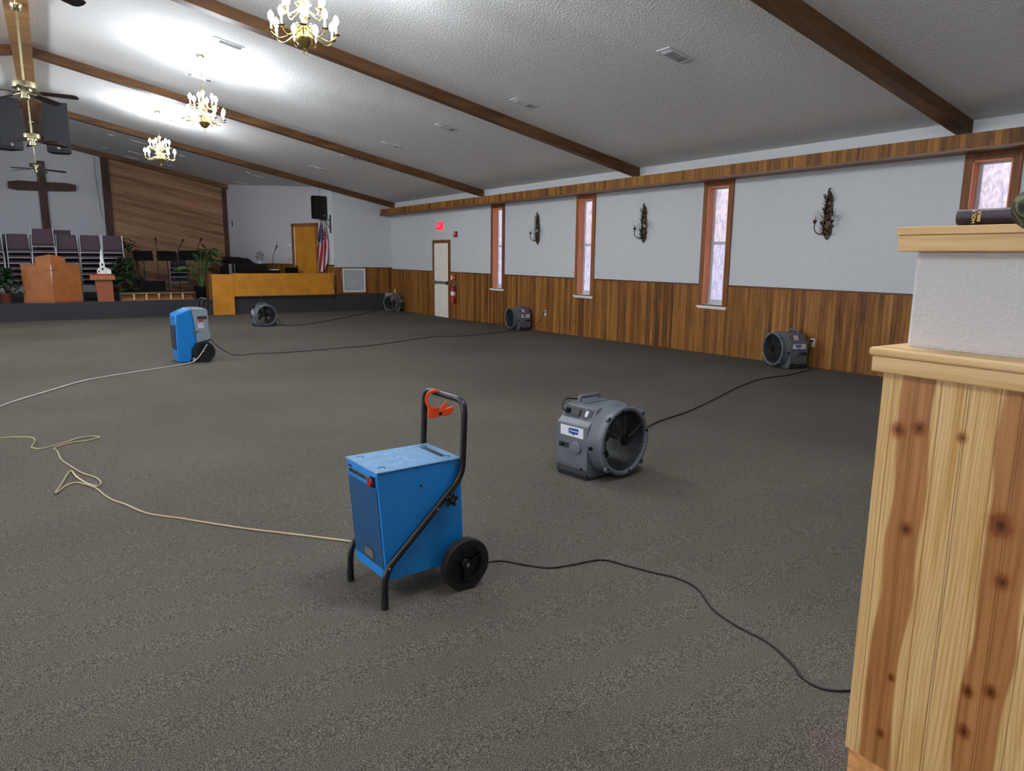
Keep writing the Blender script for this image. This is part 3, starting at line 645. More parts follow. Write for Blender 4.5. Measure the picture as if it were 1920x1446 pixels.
b = MB(); b.box(-.002, .012, -.0095, .0095, -.1, -.086); b.build('spring_slot', M['blackm'], ocl)

# ------------------------------------------------------------------ air movers
def shield(b, yc, x, zc, sx, s):
    pass
def air_mover(loc, rz, label, near=False):
    root = thing('air_mover', label, 'fan', loc, rz, 'air movers on the carpet')
    hwid = .25
    prof = [(-.20, .012), (-.235, .035), (-.25, .06), (-.25, .375), (-.238, .388), (-.205, .40), (-.165, .478), (-.14, .49), (.14, .49), (.165, .478), (.205, .40), (.238, .388), (.25, .375), (.25, .06), (.235, .035), (.20, .012)]
    b = MB(); R = .205; zc = .265; n = len(prof)
    # shell with a round through duct: front and back faces ring round the duct
    seg = 48; ring = [(R * math.cos(2 * math.pi * k / seg), zc + R * math.sin(2 * math.pi * k / seg)) for k in range(seg)]
    def outline(k):
        a = 2 * math.pi * k / seg; dx, dz = math.cos(a), math.sin(a); best = 9
        for i in range(n):
            p, q = prof[i], prof[(i + 1) % n]; ex, ez = q[0] - p[0], q[1] - p[1]; den = dx * ez - dz * ex
            if abs(den) < 1e-9: continue
            t = ((p[0]) * ez - (p[1] - zc) * ex) / den; u = ((p[0]) * dz - (p[1] - zc) * dx) / den
            if t > 0 and -1e-6 <= u <= 1 + 1e-6: best = min(best, t)
        return (best * dx, zc + best * dz)
    out = [outline(k) for k in range(seg)]
    yb, yf = .18, -.11
    v = [(p[0], yb, p[1]) for p in out] + [(p[0], yf, p[1]) for p in out] + [(p[0], yf, p[1]) for p in ring] + [(p[0], yb, p[1]) for p in ring]
    f = []
    for k in range(seg):
        k2 = (k + 1) % seg
        for l in range(4):
            a_, b_ = l * seg, ((l + 1) % 4) * seg
            if l == 2: continue
            f.append((a_ + k, a_ + k2, b_ + k2, b_ + k))
    b.add(v, f)
    hs = b.build('housing', M['grey'], root, bevel=.006)
    b = MB(); b.lathe([(R, .178), (R - .006, .1), (R - .004, -.11), (R + .002, -.215)], (0, 0, zc), 'y', 48)
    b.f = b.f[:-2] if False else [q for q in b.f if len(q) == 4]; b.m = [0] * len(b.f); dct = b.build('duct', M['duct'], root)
    b = MB(); b.lathe([(R + .05, -.08), (R + .044, -.12), (R + .030, -.165), (R + .026, -.195), (R + .031, -.208), (R + .033, -.220), (R + .026, -.229), (R + .012, -.230), (R + .002, -.222), (R, -.17), (R + .002, -.10)], (0, 0, zc), 'y', 56)
    b.f = [q for q in b.f if len(q) == 4]; b.m = [0] * len(b.f)
    for k in range(4):
        a = math.radians(45 + 90 * k); c_ = Vector((math.cos(a) * (R + .034), 0, zc + math.sin(a) * (R + .034)))
        b.cyl((c_.x, -.227, c_.z), (c_.x, -.205, c_.z), .02, n=16)
    sh = b.build('outlet_ring', M['grey'], root)
    b = MB()
    for k in range(4):
        a = math.radians(45 + 90 * k); c_ = Vector((math.cos(a) * (R + .034), 0, zc + math.sin(a) * (R + .034))); b.cyl((c_.x, -.2285, c_.z), (c_.x, -.22, c_.z), .008, n=10)
    for a in (0, 90, 180, 270):
        a = math.radians(a + 12); b.box(math.cos(a) * (R + .012) - .008, math.cos(a) * (R + .012) + .008, -.232, -.226, zc + math.sin(a) * (R + .012) - .008, zc + math.sin(a) * (R + .012) + .008)
    each(b, 'guard_screw', M['blackm'], sh)
    b = MB(); nr = 14
    for i in range(nr):
        rr_ = .05 + (R - .055) * i / (nr - 1); yy_ = -.212 + .0 * i
        b.tube([(rr_ * math.cos(t), yy_, zc + rr_ * math.sin(t)) for t in [2 * math.pi * q / 36 for q in range(36)]], .0014, 5, True)
    for k in range(6):
        a = math.radians(30 + 60 * k); b.cyl((.045 * math.cos(a), -.215, zc + .045 * math.sin(a)), ((R + .004) * math.cos(a), -.215, zc + (R + .004) * math.sin(a)), .002, n=6)
    wg = b.build('wire_guard', M['wire'], root)
    b = MB(); b.cyl((0, -.218, zc), (0, -.209, zc), .034, n=20); b.build('guard_hub', M['blackm'], wg)
    b = MB(); nr = 9
    for i in range(nr):
        rr_ = .06 + (R - .06) * i / (nr - 1); b.tube([(rr_ * math.cos(t), .172, zc + rr_ * math.sin(t)) for t in [2 * math.pi * q / 28 for q in range(28)]], .0015, 5, True)
    for k in range(4):
        a = math.radians(90 * k + 45); b.cyl((0, .17, zc), (R * math.cos(a), .17, zc + R * math.sin(a)), .003, n=6)
    b.build('rear_guard', M['wire'], root)
    b = MB(); b.lathe([(0, -.06), (.03, -.055), (.055, -.03), (.06, .0), (.06, .14), (0, .15)], (0, 0, zc), 'y', 28); b.build('motor', M['blackm'], root)
    for k in range(5):
        b = MB(); a = 2 * math.pi * k / 5; pts = []
        for i in range(5):
            r_ = .055 + (.195 - .055) * i / 4; tw = .045 - .02 * i / 4; ww = .38 - .12 * i / 4
            for s_, dy in ((-1, -tw), (1, tw)):
                pts.append((r_ * math.cos(a + s_ * ww), -.01 + dy, zc + r_ * math.sin(a + s_ * ww)))
        fs = []
        for i in range(4): fs.append((2 * i, 2 * i + 1, 2 * i + 3, 2 * i + 2))
        b.add(pts, fs); o_ = b.build('fan_blade', M['blackm'], root); md = o_.modifiers.new('solid', 'SOLIDIFY'); md.thickness = .004
    # carry handle
    b = MB(); b.tube(fillet([(-.10, .12, .488), (-.095, .12, .528), (.095, .12, .528), (.10, .12, .488)], .03, 5), .014, 12); b.box(-.12, .12, .05, .17, .486, .496); b.build('carry_handle', M['grey'], root, bevel=.002)
    # feet band
    b = MB(); b.prism([(-.235, 0), (-.252, .035), (-.2515, .075), (-.17, .075), (-.17, .012), (.17, .012), (.17, .075), (.2515, .075), (.252, .035), (.235, 0)], -.105, .175); b.build('base_band', M['greyd'], root, bevel=.003, smooth=False)
    # sloped control panel on the left shoulder
    nrm = Vector((-.078, 0, .04)).normalized()
    A = Vector((-.208, 0, .402)); Bv = Vector((-.166, 0, .477))
    def slab(y0, y1, s0, s1, t0, t1):
        P = [A.lerp(Bv, s) for s in (s0, s1)]; n_ = Vector((-(Bv - A).z, 0, (Bv - A).x)).normalized()
        n_ = n_ if n_.x < 0 else -n_
        q = []
        for t in (t0, t1):
            q += [(P[0].x + n_.x * t, y0, P[0].z + n_.z * t), (P[0].x + n_.x * t, y1, P[0].z + n_.z * t), (P[1].x + n_.x * t, y1, P[1].z + n_.z * t), (P[1].x + n_.x * t, y0, P[1].z + n_.z * t)]
        return q
    b = MB(); b.hexa(slab(-.085, .165, .02, .98, -.002, .004)); pn = plab(b.build('control_panel', M['darkface'], root, smooth=False), 'dark switch panel on the shoulder')
    b = MB(); b.hexa(slab(.02, .095, .25, .8, .004, .012)); b.build('power_socket', M['black'], pn, smooth=False)
    b = MB(); b.hexa(slab(-.055, -.03, .3, .78, .004, .009)); b.build('rocker_switch', M['white_dull'], pn, smooth=False)
    b = MB(); q = slab(.12, .15, .3, .7, .004, .02); b.hexa(q); b.build('cord_gland', M['blackm'], pn, smooth=False)
    b = MB()
    for yy_, ss in ((-.078, .1), (-.078, .9), (0, .1), (-.015, .9), (.158, .1), (.158, .9)): b.hexa(slab(yy_ - .003, yy_ + .003, ss - .03, ss + .03, .004, .0055))
    each(b, 'panel_screw', M['chrome'], pn, smooth=False)
    for sx in (-1, 1):
        x_ = sx * .25
        b = MB(); b.box(min(x_, x_ + sx * .0015), max(x_, x_ + sx * .0015), -.07, .145, .285, .355); lb = plab(b.build('rating_label', M['label'], root, smooth=False), 'white sticker with a blue badge')
        b = MB(); ys = [-.035, -.028, .02, .054, .061, .058, .028, .013, .002, -.03]; zs = [.342, .346, .344, .342, .33, .306, .304, .292, .304, .306]
        b.prism([(.02 + (p - .012), q) for p, q in zip(ys, zs)], min(x_ + sx * .0012, x_ + sx * .0025), max(x_ + sx * .0012, x_ + sx * .0025), 'x'); b.build('blue_badge', M['labelblue'], lb, smooth=False)
        b = MB(); b.box(min(x_ + sx * .002, x_ + sx * .003), max(x_ + sx * .002, x_ + sx * .003), -.02, .06, .321, .327); b.build('badge_lettering', M['label'], lb, smooth=False)
        b = MB(); b.lathe([(.046, 0), (.044, sx * .012), (.036, sx * .016), (.012, sx * .013), (0, sx * .013)], (x_, -.01, .215), 'x', 28); b.build('round_boss', M['grey'], root)
        b = MB(); b.box(min(x_, x_ + sx * .006), max(x_, x_ + sx * .006), .065, .155, .20, .235); lt = b.build('latch_plate', M['greyd'], root, smooth=False)
        b = MB(); b.cyl((x_ + sx * .004, .12, .218), (x_ + sx * .03, .12, .218), .013, n=14); b.build('latch_knob', M['black'], lt)
        b = MB(); b.cyl((sx * .236, -.135, .235), (sx * .256, -.135, .235), .012, n=12); b.cyl((x_, -.06, .075), (x_ + sx * .008, -.06, .075), .008, n=10); each(b, 'side_bolt', M['blackm'], root)
    b = MB(); b.hexa([(.205, -.02, .404), (.212, -.02, .404), (.212, .05, .404), (.205, .05, .404), (.172, -.02, .468), (.178, -.02, .47), (.178, .05, .47), (.172, .05, .468)]); b.build('warning_sticker', M['labelpink'], root, smooth=False)
    b = MB(); b.tube(smooth_path([(-.20, .14, .43), (-.215, .17, .46), (-.17, .19, .51), (-.09, .17, .505), (-.02, .185, .497)]), .0045, 8); b.build('cord_loop', M['cordblk'], root)
    return root
AM = [((3.13, 3.72), 7.4, 'grey air mover in the middle of the carpet beside the foreground blue dehumidifier'),
      ((8.775, 6.42), -106, 'grey air mover against the panelled wall beside an outlet, nearest to the half wall'),
      ((8.83, 13.52), -93, 'grey air mover at the side wall between two windows, nearest the exit door'),
      ((8.755, 20.4), -50, 'dark air mover tucked in the far corner below the white wall grille'),
      ((4.16, 17.38), 2, 'small distant air mover facing the camera before the honey-coloured partition')]
for (x, y), a, l in AM: air_mover((x, y, fl(y)), math.radians(a), l)

# ------------------------------------------------------------------ second dehumidifier (rounded blue and grey)
d2_ = thing('dehumidifier', 'blue and grey plastic dehumidifier on big wheels, mid floor', 'dehumidifier', (1.46, 11.36, fl(11.36)), math.radians(2))
def P2(l): return [((X_ - 325) * .00082, (1240 - Y_) * .00082) for X_, Y_ in l]
sh = P2([(345, 1235), (510, 1240), (560, 1180), (575, 1000), (655, 900), (645, 700), (625, 480), (600, 275), (560, 275), (330, 375), (322, 400), (322, 580), (325, 1000), (330, 1190)])
b = MB(); b.prism(sh, 0.0, .45); b.build('front_shell', M['blueshell'], d2_, bevel=.02, seg=3)
gs_ = P2([(602, 290), (627, 480), (647, 700), (657, 900), (575, 1005), (575, 1130), (910, 1130), (912, 740), (880, 690), (872, 310), (845, 275), (605, 268)])
b = MB(); b.prism(gs_, .06, .39); b.prism(P2([(602, 290), (627, 480), (647, 700), (657, 895), (910, 830), (908, 745), (880, 690), (872, 310), (845, 275), (605, 268)]), .01, .44); b.build('rear_shell', M['greyshell'], d2_, bevel=.008)
b = MB(); b.box(-.012, .0, .05, .40, .19, .54); b.build('intake_grille', M['darkface'], d2_, smooth=False)
b = MB(); x0 = (690 - 325) * .00082; b.box(x0, x0 + .13, .004, .012, .635, .68); b.build('grip_slot', M['darkface'], d2_, smooth=False)
b = MB(); b.box(x0 + .005, x0 + .085, .0075, .0105, .505, .585); lb = b.build('info_label', M['label'], d2_, smooth=False)
b = MB(); b.box(x0 + .015, x0 + .075, .0065, .0105, .592, .628); b.build('warning_strip', M['labelred'], lb, smooth=False)
b = MB()
for k in range(5): b.box(x0 + .012, x0 + .078, .0069, .0078, .515 + k * .014, .519 + k * .014)
b.build('label_text', M['steel'], lb, smooth=False)
b = MB(); b.box(.215, .31, -.006, .008, .445, .47); b.cyl((.3, -.01, .457), (.3, .01, .457), .014, n=12); b.build('side_latch', M['steel'], d2_)
b = MB(); b.cyl((0, .02, .56), (-.02, .02, .56), .012, n=10); b.box(-.008, .02, -.004, .02, .55, .58); b.build('front_latch', M['steel'], d2_)
b = MB(); b.tube(fillet([(.42, .09, .74), (.40, .09, .86), (.415, .09, .925), (.48, .09, .92), (.475, .09, .84), (.44, .09, .73)], .05, 5), .014, 10); b.tube(fillet([(.42, .36, .74), (.40, .36, .86), (.415, .36, .925), (.48, .36, .92), (.475, .36, .84), (.44, .36, .73)], .05, 5), .014, 10); b.cyl((.445, .09, .93), (.445, .36, .93), .012, n=12)
b.build('pull_handle', M['black'], d2_)
for cy_, o_ in ((-.035, -1), (.485, 1)): wheel(d2_, .357, cy_, .155, .155, .055, o_, .04)
b = MB(); b.cyl((.357, -.03, .155), (.357, .48, .155), .01, n=10); b.box(.2, .33, .08, .37, .02, .12); b.build('axle', M['blackm'], d2_)
b = MB(); b.box(.205, .24, .02, .08, .02, .07); b.build('drain_fitting', M['label'], d2_)

# ------------------------------------------------------------------ cords and hoses (each one its own thing)
def cord(name, pts, r, mat, label, cat, lift=None, k=6):
    P = []
    for i, p in enumerate(pts):
        x, y = p[0], p[1]; h = p[2] if len(p) > 2 else 0
        P.append((x, y, fl(y) + r + .001 + h))
    P = smooth_path(P, k); b = MB(); b.tube(P, r, 8); return tag(b.build(name, mat), label, cat)
cord('extension_cord', [(1.545, 2.76, .01), (1.61, 2.78), (1.68, 2.79), (1.74, 2.76), (1.8, 2.67), (1.88, 2.58), (1.99, 2.55), (2.15, 2.52), (2.21, 2.4), (2.26, 2.28), (2.31, 2.18), (2.31, 2.05), (2.22, 1.88), (2.19, 1.73), (2.19, 1.58), (2.14, 1.44), (2.09, 1.35), (2.1, 1.27), (2.17, 1.22), (2.26, 1.19), (2.6, 1.1)], .0042, M['cordblk'], 'black cord from the foreground blue dehumidifier curving to the half wall', 'cord')
cord('extension_cord', [(3.40, 3.95, .01), (3.75, 4.2), (4.15, 4.45), (4.61, 4.67), (5.15, 4.84), (5.87, 5.15), (6.86, 5.6), (7.59, 5.84), (8.08, 5.84), (8.5, 5.94), (8.84, 6.02), (8.90, 6.15, .05), (8.96, 6.17, .2), (9.03, 6.19, .36)], .006, M['cordblk'], 'black cord from the middle air mover to the outlet on the panelled wall', 'cord')
cord('extension_cord', [(1.97, 11.6, .3), (2.05, 11.66, .2), (2.25, 11.75, .05), (2.45, 11.85), (2.71, 11.95), (3.18, 11.85), (3.95, 11.96), (4.8, 12.13), (5.68, 12.6), (6.4, 12.95), (6.86, 12.8), (7.4, 12.85), (8.15, 13.12), (8.6, 13.16), (8.9, 13.1, .02), (9.0, 12.95, .2), (9.045, 12.81, .4)], .006, M['cordbrown'], 'dark cord from the mid floor dehumidifier to the far side wall outlet', 'cord')
cord('extension_cord', [(4.40, 17.46, .35), (4.47, 17.5, .2), (4.56, 17.42, .03), (4.60, 17.2), (4.75, 17.0), (5.0, 17.1), (5.61, 17.7), (6.46, 18.6), (7.5, 19.75), (8.0, 20.4), (8.33, 20.8), (8.6, 21.1)], .007, M['cordbrown'], 'dark cord from the stage-side air mover to the far corner', 'cord')
cord('extension_cord', [(8.78, 14.0, .12), (8.95, 14.6, .06), (9.03, 15.2, .01), (9.04, 15.9), (9.0, 16.6)], .006, M['cordbrown'], 'short dark cord trailing along the panelled wall behind the third fan', 'cord')
cord('drain_hose', [(1.88, 11.33, .28), (1.82, 11.29, .2), (1.72, 11.24, .08), (1.6, 11.16, .02), (1.25, 10.97), (.75, 10.62), (.24, 10.2), (-.15, 9.53), (-.43, 9.02), (-.57, 8.68), (-.94, 7.56)], .0075, M['hose2'], 'white drain hose from the mid floor dehumidifier to the left edge', 'hose')
H1 = [(1.36, 2.99, .14), (1.35, 3.06, .06), (1.30, 3.2, .005), (1.19, 3.40), (1.08, 3.53), (.95, 3.68), (.79, 3.86), (.64, 4.05), (.5, 4.24), (.44, 4.31), (.34, 4.45), (.25, 4.69), (.2, 4.8), (.16, 4.94), (.12, 5.14), (.05, 5.30), (.01, 5.34), (-.04, 5.3), (-.1, 5.13, .004), (-.06, 5.36, .007), (-.01, 5.66, .004), (.02, 5.48, .009), (.05, 5.33, .013), (.09, 5.21, .01), (.13, 5.15, .008), (.155, 5.24, .004), (.13, 5.41), (.06, 5.57), (-.01, 5.84), (-.06, 6.07), (-.08, 6.35), (-.1, 6.48), (-.01, 6.58), (.05, 6.62), (.12, 6.61), (.22, 6.69), (.16, 6.78), (.07, 6.74, .004), (-.01, 6.62, .009), (-.1, 6.53, .01), (-.19, 6.51), (-.24, 6.57), (-.25, 6.64), (-.23, 6.83), (-.26, 6.99), (-.38, 7.08), (-.48, 7.1), (-1.02, 7.28)]
cord('drain_hose', H1, .005, M['hose1'], 'tangled yellowish drain hose from the foreground blue dehumidifier', 'hose', k=5)

# ------------------------------------------------------------------ book and cap on the half wall
bk = thing('bible', 'dark leather-bound Bible with gold spine lettering lying on the half wall', 'book', (1.765, .865, 1.641))
b = MB(); b.prism([(.004, .002), (.11, .002), (.11, .036), (.004, .036), (-.002, .03), (-.004, .019), (-.002, .008)], -.155, 0); b.build('cover', M['leather'], bk, bevel=.002)
b = MB(); b.box(.02, .108, -.1565, .001, .005, .033); b.build('pages', M['paper'], bk, smooth=False)
def text(body, size, mat, parent, loc, rot, name='lettering', ext=.0004, align='CENTER'):
    c = bpy.data.curves.new(name, 'FONT'); c.body = body; c.size = size; c.extrude = ext; c.align_x = align; c.align_y = 'CENTER'; c.resolution_u = 3
    tmp = bpy.data.objects.new('tmp', c); COL.objects.link(tmp); bpy.context.view_layer.update()
    me = bpy.data.meshes.new_from_object(tmp.evaluated_get(bpy.context.evaluated_depsgraph_get())); bpy.data.objects.remove(tmp)
    me.materials.clear(); me.materials.append(mat)
    o = bpy.data.objects.new(name, me); COL.objects.link(o); o.parent = parent; o.location = loc; o.rotation_euler = rot; return o
# spine faces -x; lettering runs up the spine
for i, (t_, yy_) in enumerate((('HOLY', -.040), ('BIBLE', -.051))):
    o = text(t_, .0115 if i == 0 else .0098, M['gold'], bk, (-.0045, yy_, .019), (0, 0, 0), 'spine_lettering', .0003)
    o.matrix_basis = Matrix.Translation((-.0045, yy_, .019)) @ Matrix(((0, 0, -1, 0), (0, 1, 0, 0), (1, 0, 0, 0), (0, 0, 0, 1)))
hat = thing('camouflage_cap', 'camouflage cloth cap slumped over the top edge of the half wall', 'cap', (1.775, .655, 1.672))
b = MB(); prof = []
for i in range(17):
    t = math.pi * i / 16; prof.append((max(.0001, .096 * math.sin(t) ** .8), -.056 * math.cos(t)))
b.lathe(prof, (0, 0, 0), 'z', 32)
b.v = [(x, y, max(z, -.0305) if x > -.022 else z) for x, y, z in b.v]; b.build('crown', M['camo'], hat)
b = MB(); pts = []; fs = []
for i in range(9):
    a = math.pi * (-.38 + .76 * i / 8)
    for j, r in enumerate((.085, .12, .15)):
        pts.append((r * math.cos(a), r * math.sin(a), -.02 - .004 * j))
for i in range(8):
    for j in range(2): fs.append((3 * i + j, 3 * i + j + 1, 3 * i + j + 4, 3 * i + j + 3))
b.add(pts, fs); o = b.build('brim', M['camo'], hat); md = o.modifiers.new('s', 'SOLIDIFY'); md.thickness = .005

# ------------------------------------------------------------------ ceiling fixtures
def candle_arm_pts(R, zc, zt): pass
def chandelier(label):
    root = thing('chandelier', label, 'chandelier', (0, 0, 0), 0, 'brass chandeliers under the ceiling')
    # origin = lowest point of the body ring; canopy 1.12 above
    b = MB(); b.lathe([(0, .03), (.02, .035), (.045, .05), (.075, .085), (.085, .12), (.07, .155), (.03, .18), (.022, .20), (.036, .215), (.03, .235), (.018, .25), (.022, .28), (.04, .31), (.022, .34), (.016, .38), (.03, .41), (.018, .44), (.014, .52), (.03, .56), (.036, .575), (.012, .60), (.01, .64), (0, .65)], (0, 0, 0), 'z', 28)
    b.build('body', M['brass'], root)
    b = MB(); b.tube([(.018 * math.cos(t), 0, .0 + .018 * math.sin(t)) for t in [2 * math.pi * q / 16 for q in range(16)]], .0035, 6, True); b.cyl((0, 0, .018), (0, 0, .04), .005); b.build('finial_ring', M['brass'], root)
    def arm(a, R, z0, zl, zc):
        e = Vector((math.cos(a), math.sin(a), 0)); Zv = Vector((0, 0, 1)); pts = [e * .02 + Zv * z0, e * (R * .35) + Zv * (z0 - .06), e * (R * .62) + Zv * (zl + .01), e * (R * .80) + Zv * zl, e * (R * .96) + Zv * (zl + .03), e * R + Zv * zc]
        b = MB(); b.tube(smooth_path(pts, 5), .006, 8)
        c = e * (R * .3); sp = [c + e * (.022 * math.cos(t) * (1 - t / 9)) + Zv * (z0 - .0 + .022 * math.sin(t) * (1 - t / 9)) for t in [q * .5 for q in range(12)]]; b.tube(sp, .004, 6)
        ar = b.build('arm', M['brass'], root)
        b = MB(); p = e * R; b.lathe([(0, zc - .006), (.03, zc - .002), (.038, zc + .006), (.03, zc + .003), (.012, zc + .004), (.012, zc + .012), (0, zc + .012)], (p.x, p.y, 0), 'z', 18); b.build('drip_pan', M['brass'], ar)
        b = MB(); b.cyl((p.x, p.y, zc + .008), (p.x, p.y, zc + .085), .0105, n=12); b.build('candle_sleeve', M['candle'], ar)
        b = MB(); b.lathe([(.009, zc + .084), (.021, zc + .10), (.029, zc + .122), (.024, zc + .148), (.010, zc + .17), (0, zc + .18)], (p.x, p.y, 0), 'z', 14); b.build('bulb', M['bulb'], ar)
    for k in range(9): arm(2 * math.pi * k / 9 + .2, .30, .22, .10, .155)
    for k in range(6): arm(2 * math.pi * k / 6 + .05, .19, .42, .31, .355)
    b = MB(); z = .655; i = 0
    while z < 1.06:
        o_ = i % 2
        b.tube([((.009 * math.cos(t)) * (1 - o_), (.009 * math.cos(t)) * o_, z + .016 * math.sin(t)) for t in [2 * math.pi * q / 10 for q in range(10)]], .0022, 5, True); z += .026; i += 1
    b.build('chain', M['brass'], root)
    b = MB(); b.lathe([(0, 1.055), (.02, 1.06), (.05, 1.075), (.065, 1.10), (.066, 1.115), (0, 1.115)], (0, 0, 0), 'z', 24); b.tf(Matrix.Translation((0, 0, 0))); b.build('canopy', M['antique'], root)
    return root
CH = [(2.23, 7.2, 'brass chandelier nearest the camera, cut off by the top of the picture'), (2.23, 12.48, 'brass chandelier, middle one of three, hanging before the second rafter'), (2.23, 17.75, 'brass chandelier farthest away, hanging lowest in view near the stage'), ]
ch0 = chandelier(CH[0][2]); zb = cz(2.23) - 1.115
ch0.location = (2.23, 7.2, zb)
for x, y, l in CH[1:]:
    c = copy_tree(ch0); c.location = (x, y, zb); c['label'] = l
for x, y, l in [(2.23, 1.93, 'added unseen brass chandelier above the entry end of the hall'), (-2.41, 1.93, 'brass chandelier at the entry end of the left ceiling'), (-2.41, 7.2, 'brass chandelier on the left ceiling nearest the entry but one'), (-2.41, 12.48, 'brass chandelier third along the left ceiling'), (-2.41, 17.75, 'brass chandelier on the left ceiling nearest the stage')]:  # left row inferred from cast shadows; all five unseen, added to light the hall
    c = copy_tree(ch0); c.location = (x, y, zb); c['label'] = l
for x in (2.23, -2.41):
    for y in (1.93, 7.2, 12.48, 17.75):
        for k in range(3):
            ld = bpy.data.lights.new('candle_light', 'POINT'); ld.energy = BULB_W; ld.color = (.88, .94, 1); ld.shadow_soft_size = .035
            lo = bpy.data.objects.new('candle_light', ld); COL.objects.link(lo); a = 2.1 * k + .4; R_, hh = (.19, .475) if k == 0 else (.30, .275); lo.location = (x + R_ * math.cos(a), y + R_ * math.sin(a), zb + hh)

def vent(x, y, l, rot=0, long=.36, wid=.20):
    root = thing('ceiling_vent', l, 'vent', (x, y, cz(x)), 0, 'ceiling supply vents'); root.rotation_euler = (0, math.atan(KS), 0)
    b = MB(); hx, hy = long / 2, wid / 2; t = .022
    b.box(-hx, hx, -hy, -hy + t, -.012, 0); b.box(-hx, hx, hy - t, hy, -.012, 0); b.box(-hx, -hx + t, -hy + t, hy - t, -.012, 0); b.box(hx - t, hx, -hy + t, hy - t, -.012, 0); b.build('frame', M['vent'], root, smooth=False)
    b = MB(); b.box(-hx + t, hx - t, -hy + t, hy - t, -.004, -.001); b.build('backing', M['ventdark'], root, smooth=False)
    b = MB()
    for k in range(4):
        for s in (-1, 1):
            xx = s * (hx - t - .008 - k * .016); b.hexa([(xx, -hy + t, -.004), (xx + .002, -hy + t, -.004), (xx + .002, hy - t, -.004), (xx, hy - t, -.004), (xx - s * .009, -hy + t, -.014), (xx - s * .009 + .002, -hy + t, -.014), (xx - s * .009 + .002, hy - t, -.014), (xx - s * .009, hy - t, -.014)])
    for k in range(4):
        yy_ = -hy + t + .01 + k * (wid - 2 * t) / 4; b.hexa([(-hx + t + .07, yy_, -.004), (hx - t - .07, yy_, -.004), (hx - t - .07, yy_ + .002, -.004), (-hx + t + .07, yy_ + .002, -.004), (-hx + t + .07, yy_ + .01, -.014), (hx - t - .07, yy_ + .01, -.014), (hx - t - .07, yy_ + .012, -.014), (-hx + t + .07, yy_ + .012, -.014)])
    b.build('louver_set', M['vent'], root, smooth=False); return root
OR = ['nearest the camera', 'second from the camera', 'third from the camera', 'fourth from the camera', 'fifth from the camera', 'farthest from the camera']
for i, y in enumerate((6.15, 9.2, 11.66, 14.07, 16.46, 18.88)): vent(6.05, y, 'white ceiling vent in the row nearer the right wall, ' + OR[i])
for i, y in enumerate((11.44, 13.82, 16.11, 18.4)): vent(2.43, y, 'white ceiling vent in the row by the chandeliers, ' + ['nearest the camera', 'second from the camera', 'third from the camera', 'farthest before the last rafter'][i], 0, .42, .2)
for i, (x, y) in enumerate(((2.31, 22.75), (2.47, 24.99), (2.46, 26.3), (5.56, 23.07), (5.58, 25.42))): vent(x, y, 'small dark vent in the stage ceiling, ' + ['first above the wood panelling', 'second above the wood panelling', 'third, touching the wood panelling', 'nearer one above the piano', 'farther one above the piano'][i], 0, .4, .16)
for i, (x, y) in enumerate(((1.69, 22.79), (1.7, 25.61), (3.46, 23.07), (3.48, 25.7), (5.2, 22.78))):
    root = thing('recessed_light', 'unlit recessed ceiling light over the stage, ' + ['left front', 'left rear', 'centre front', 'centre rear', 'right front'][i], 'ceiling light', (x, y, cz(x)), 0, 'recessed lights over the stage'); root.rotation_euler = (0, math.atan(KS), 0)
    b = MB(); b.lathe([(.07, 0), (.095, -.004), (.095, -.012), (.07, -.012), (.066, -.002)], (0, 0, 0), 'z', 24); b.build('trim_ring', M['white'], root)
    b = MB(); b.lathe([(.066, -.001), (.05, -.006), (0, -.008)], (0, 0, 0), 'z', 24); b.build('lens', M['vent'], root)

def ceiling_fan(loc, drop, label, ang=0, blade='black'):
    # loc = canopy top on the ridge beam
    root = thing('ceiling_fan', label, 'ceiling fan', loc, ang, 'ceiling fans under the ridge beam')
    b = MB(); b.lathe([(.08, 0), (.078, -.02), (.05, -.07), (.025, -.085), (0, -.085)], (0, 0, 0), 'z', 24); b.build('canopy', M['antique'], root)
    b = MB(); b.cyl((0, 0, -.07), (0, 0, -drop), .0135, n=14); b.build('down_rod', M['antique'], root)
    b = MB(); b.lathe([(.02, .05), (.05, .04), (.14, .035), (.15, .02), (.15, -.045), (.14, -.055), (.06, -.06)], (0, 0, -drop), 'z', 36); b.build('motor_housing', M['antique'], root)
    b = MB(); b.lathe([(.09, -.055), (.09, -.09), (.05, -.095), (.05, -.14), (.056, -.145), (.056, -.18), (.02, -.195), (0, -.195)], (0, 0, -drop), 'z', 24); b.build('switch_housing', M['antique'], root)
    for k in range(5):
        a = 2 * math.pi * k / 5 - .35; Mx = Matrix.Rotation(a, 4, 'Z') @ Matrix.Translation((0, 0, -drop - .10)) @ Matrix.Rotation(math.radians(4), 4, 'Y') @ Matrix.Rotation(math.radians(-13), 4, 'X')
        b = MB(); b.hexa([(.07, -.02, 0), (.2, -.035, 0), (.2, .035, 0), (.07, .02, 0), (.07, -.02, .006), (.2, -.035, .006), (.2, .035, .006), (.07, .02, .006)]); b.tf(Mx); br = b.build('blade_bracket', M['antique'], root)
        b = MB(); b.prism([(.17, -.055), (.62, -.07), (.66, -.05), (.672, 0), (.66, .05), (.62, .07), (.17, .055)], .006, .014, 'z'); b.tf(Mx); b.build('fan_blade', M[blade], root, bevel=.002)
    b = MB(); b.cyl((.03, .02, -drop - .19), (.03, .02, -drop - .33), .0015, n=6); b.lathe([(0, -.36), (.007, -.35), (.004, -.33), (0, -.33)], (.03, .02, -drop), 'z', 10); b.build('pull_chain', M['antique'], root)
    return root
M['fanblade'] = plain('dark_walnut_blade', (44, 32, 28), .35)
ceiling_fan((-.09, 12.45, 4.88), 1.04, 'brass ceiling fan with dark blades nearest the camera, top left', 0, 'fanblade')
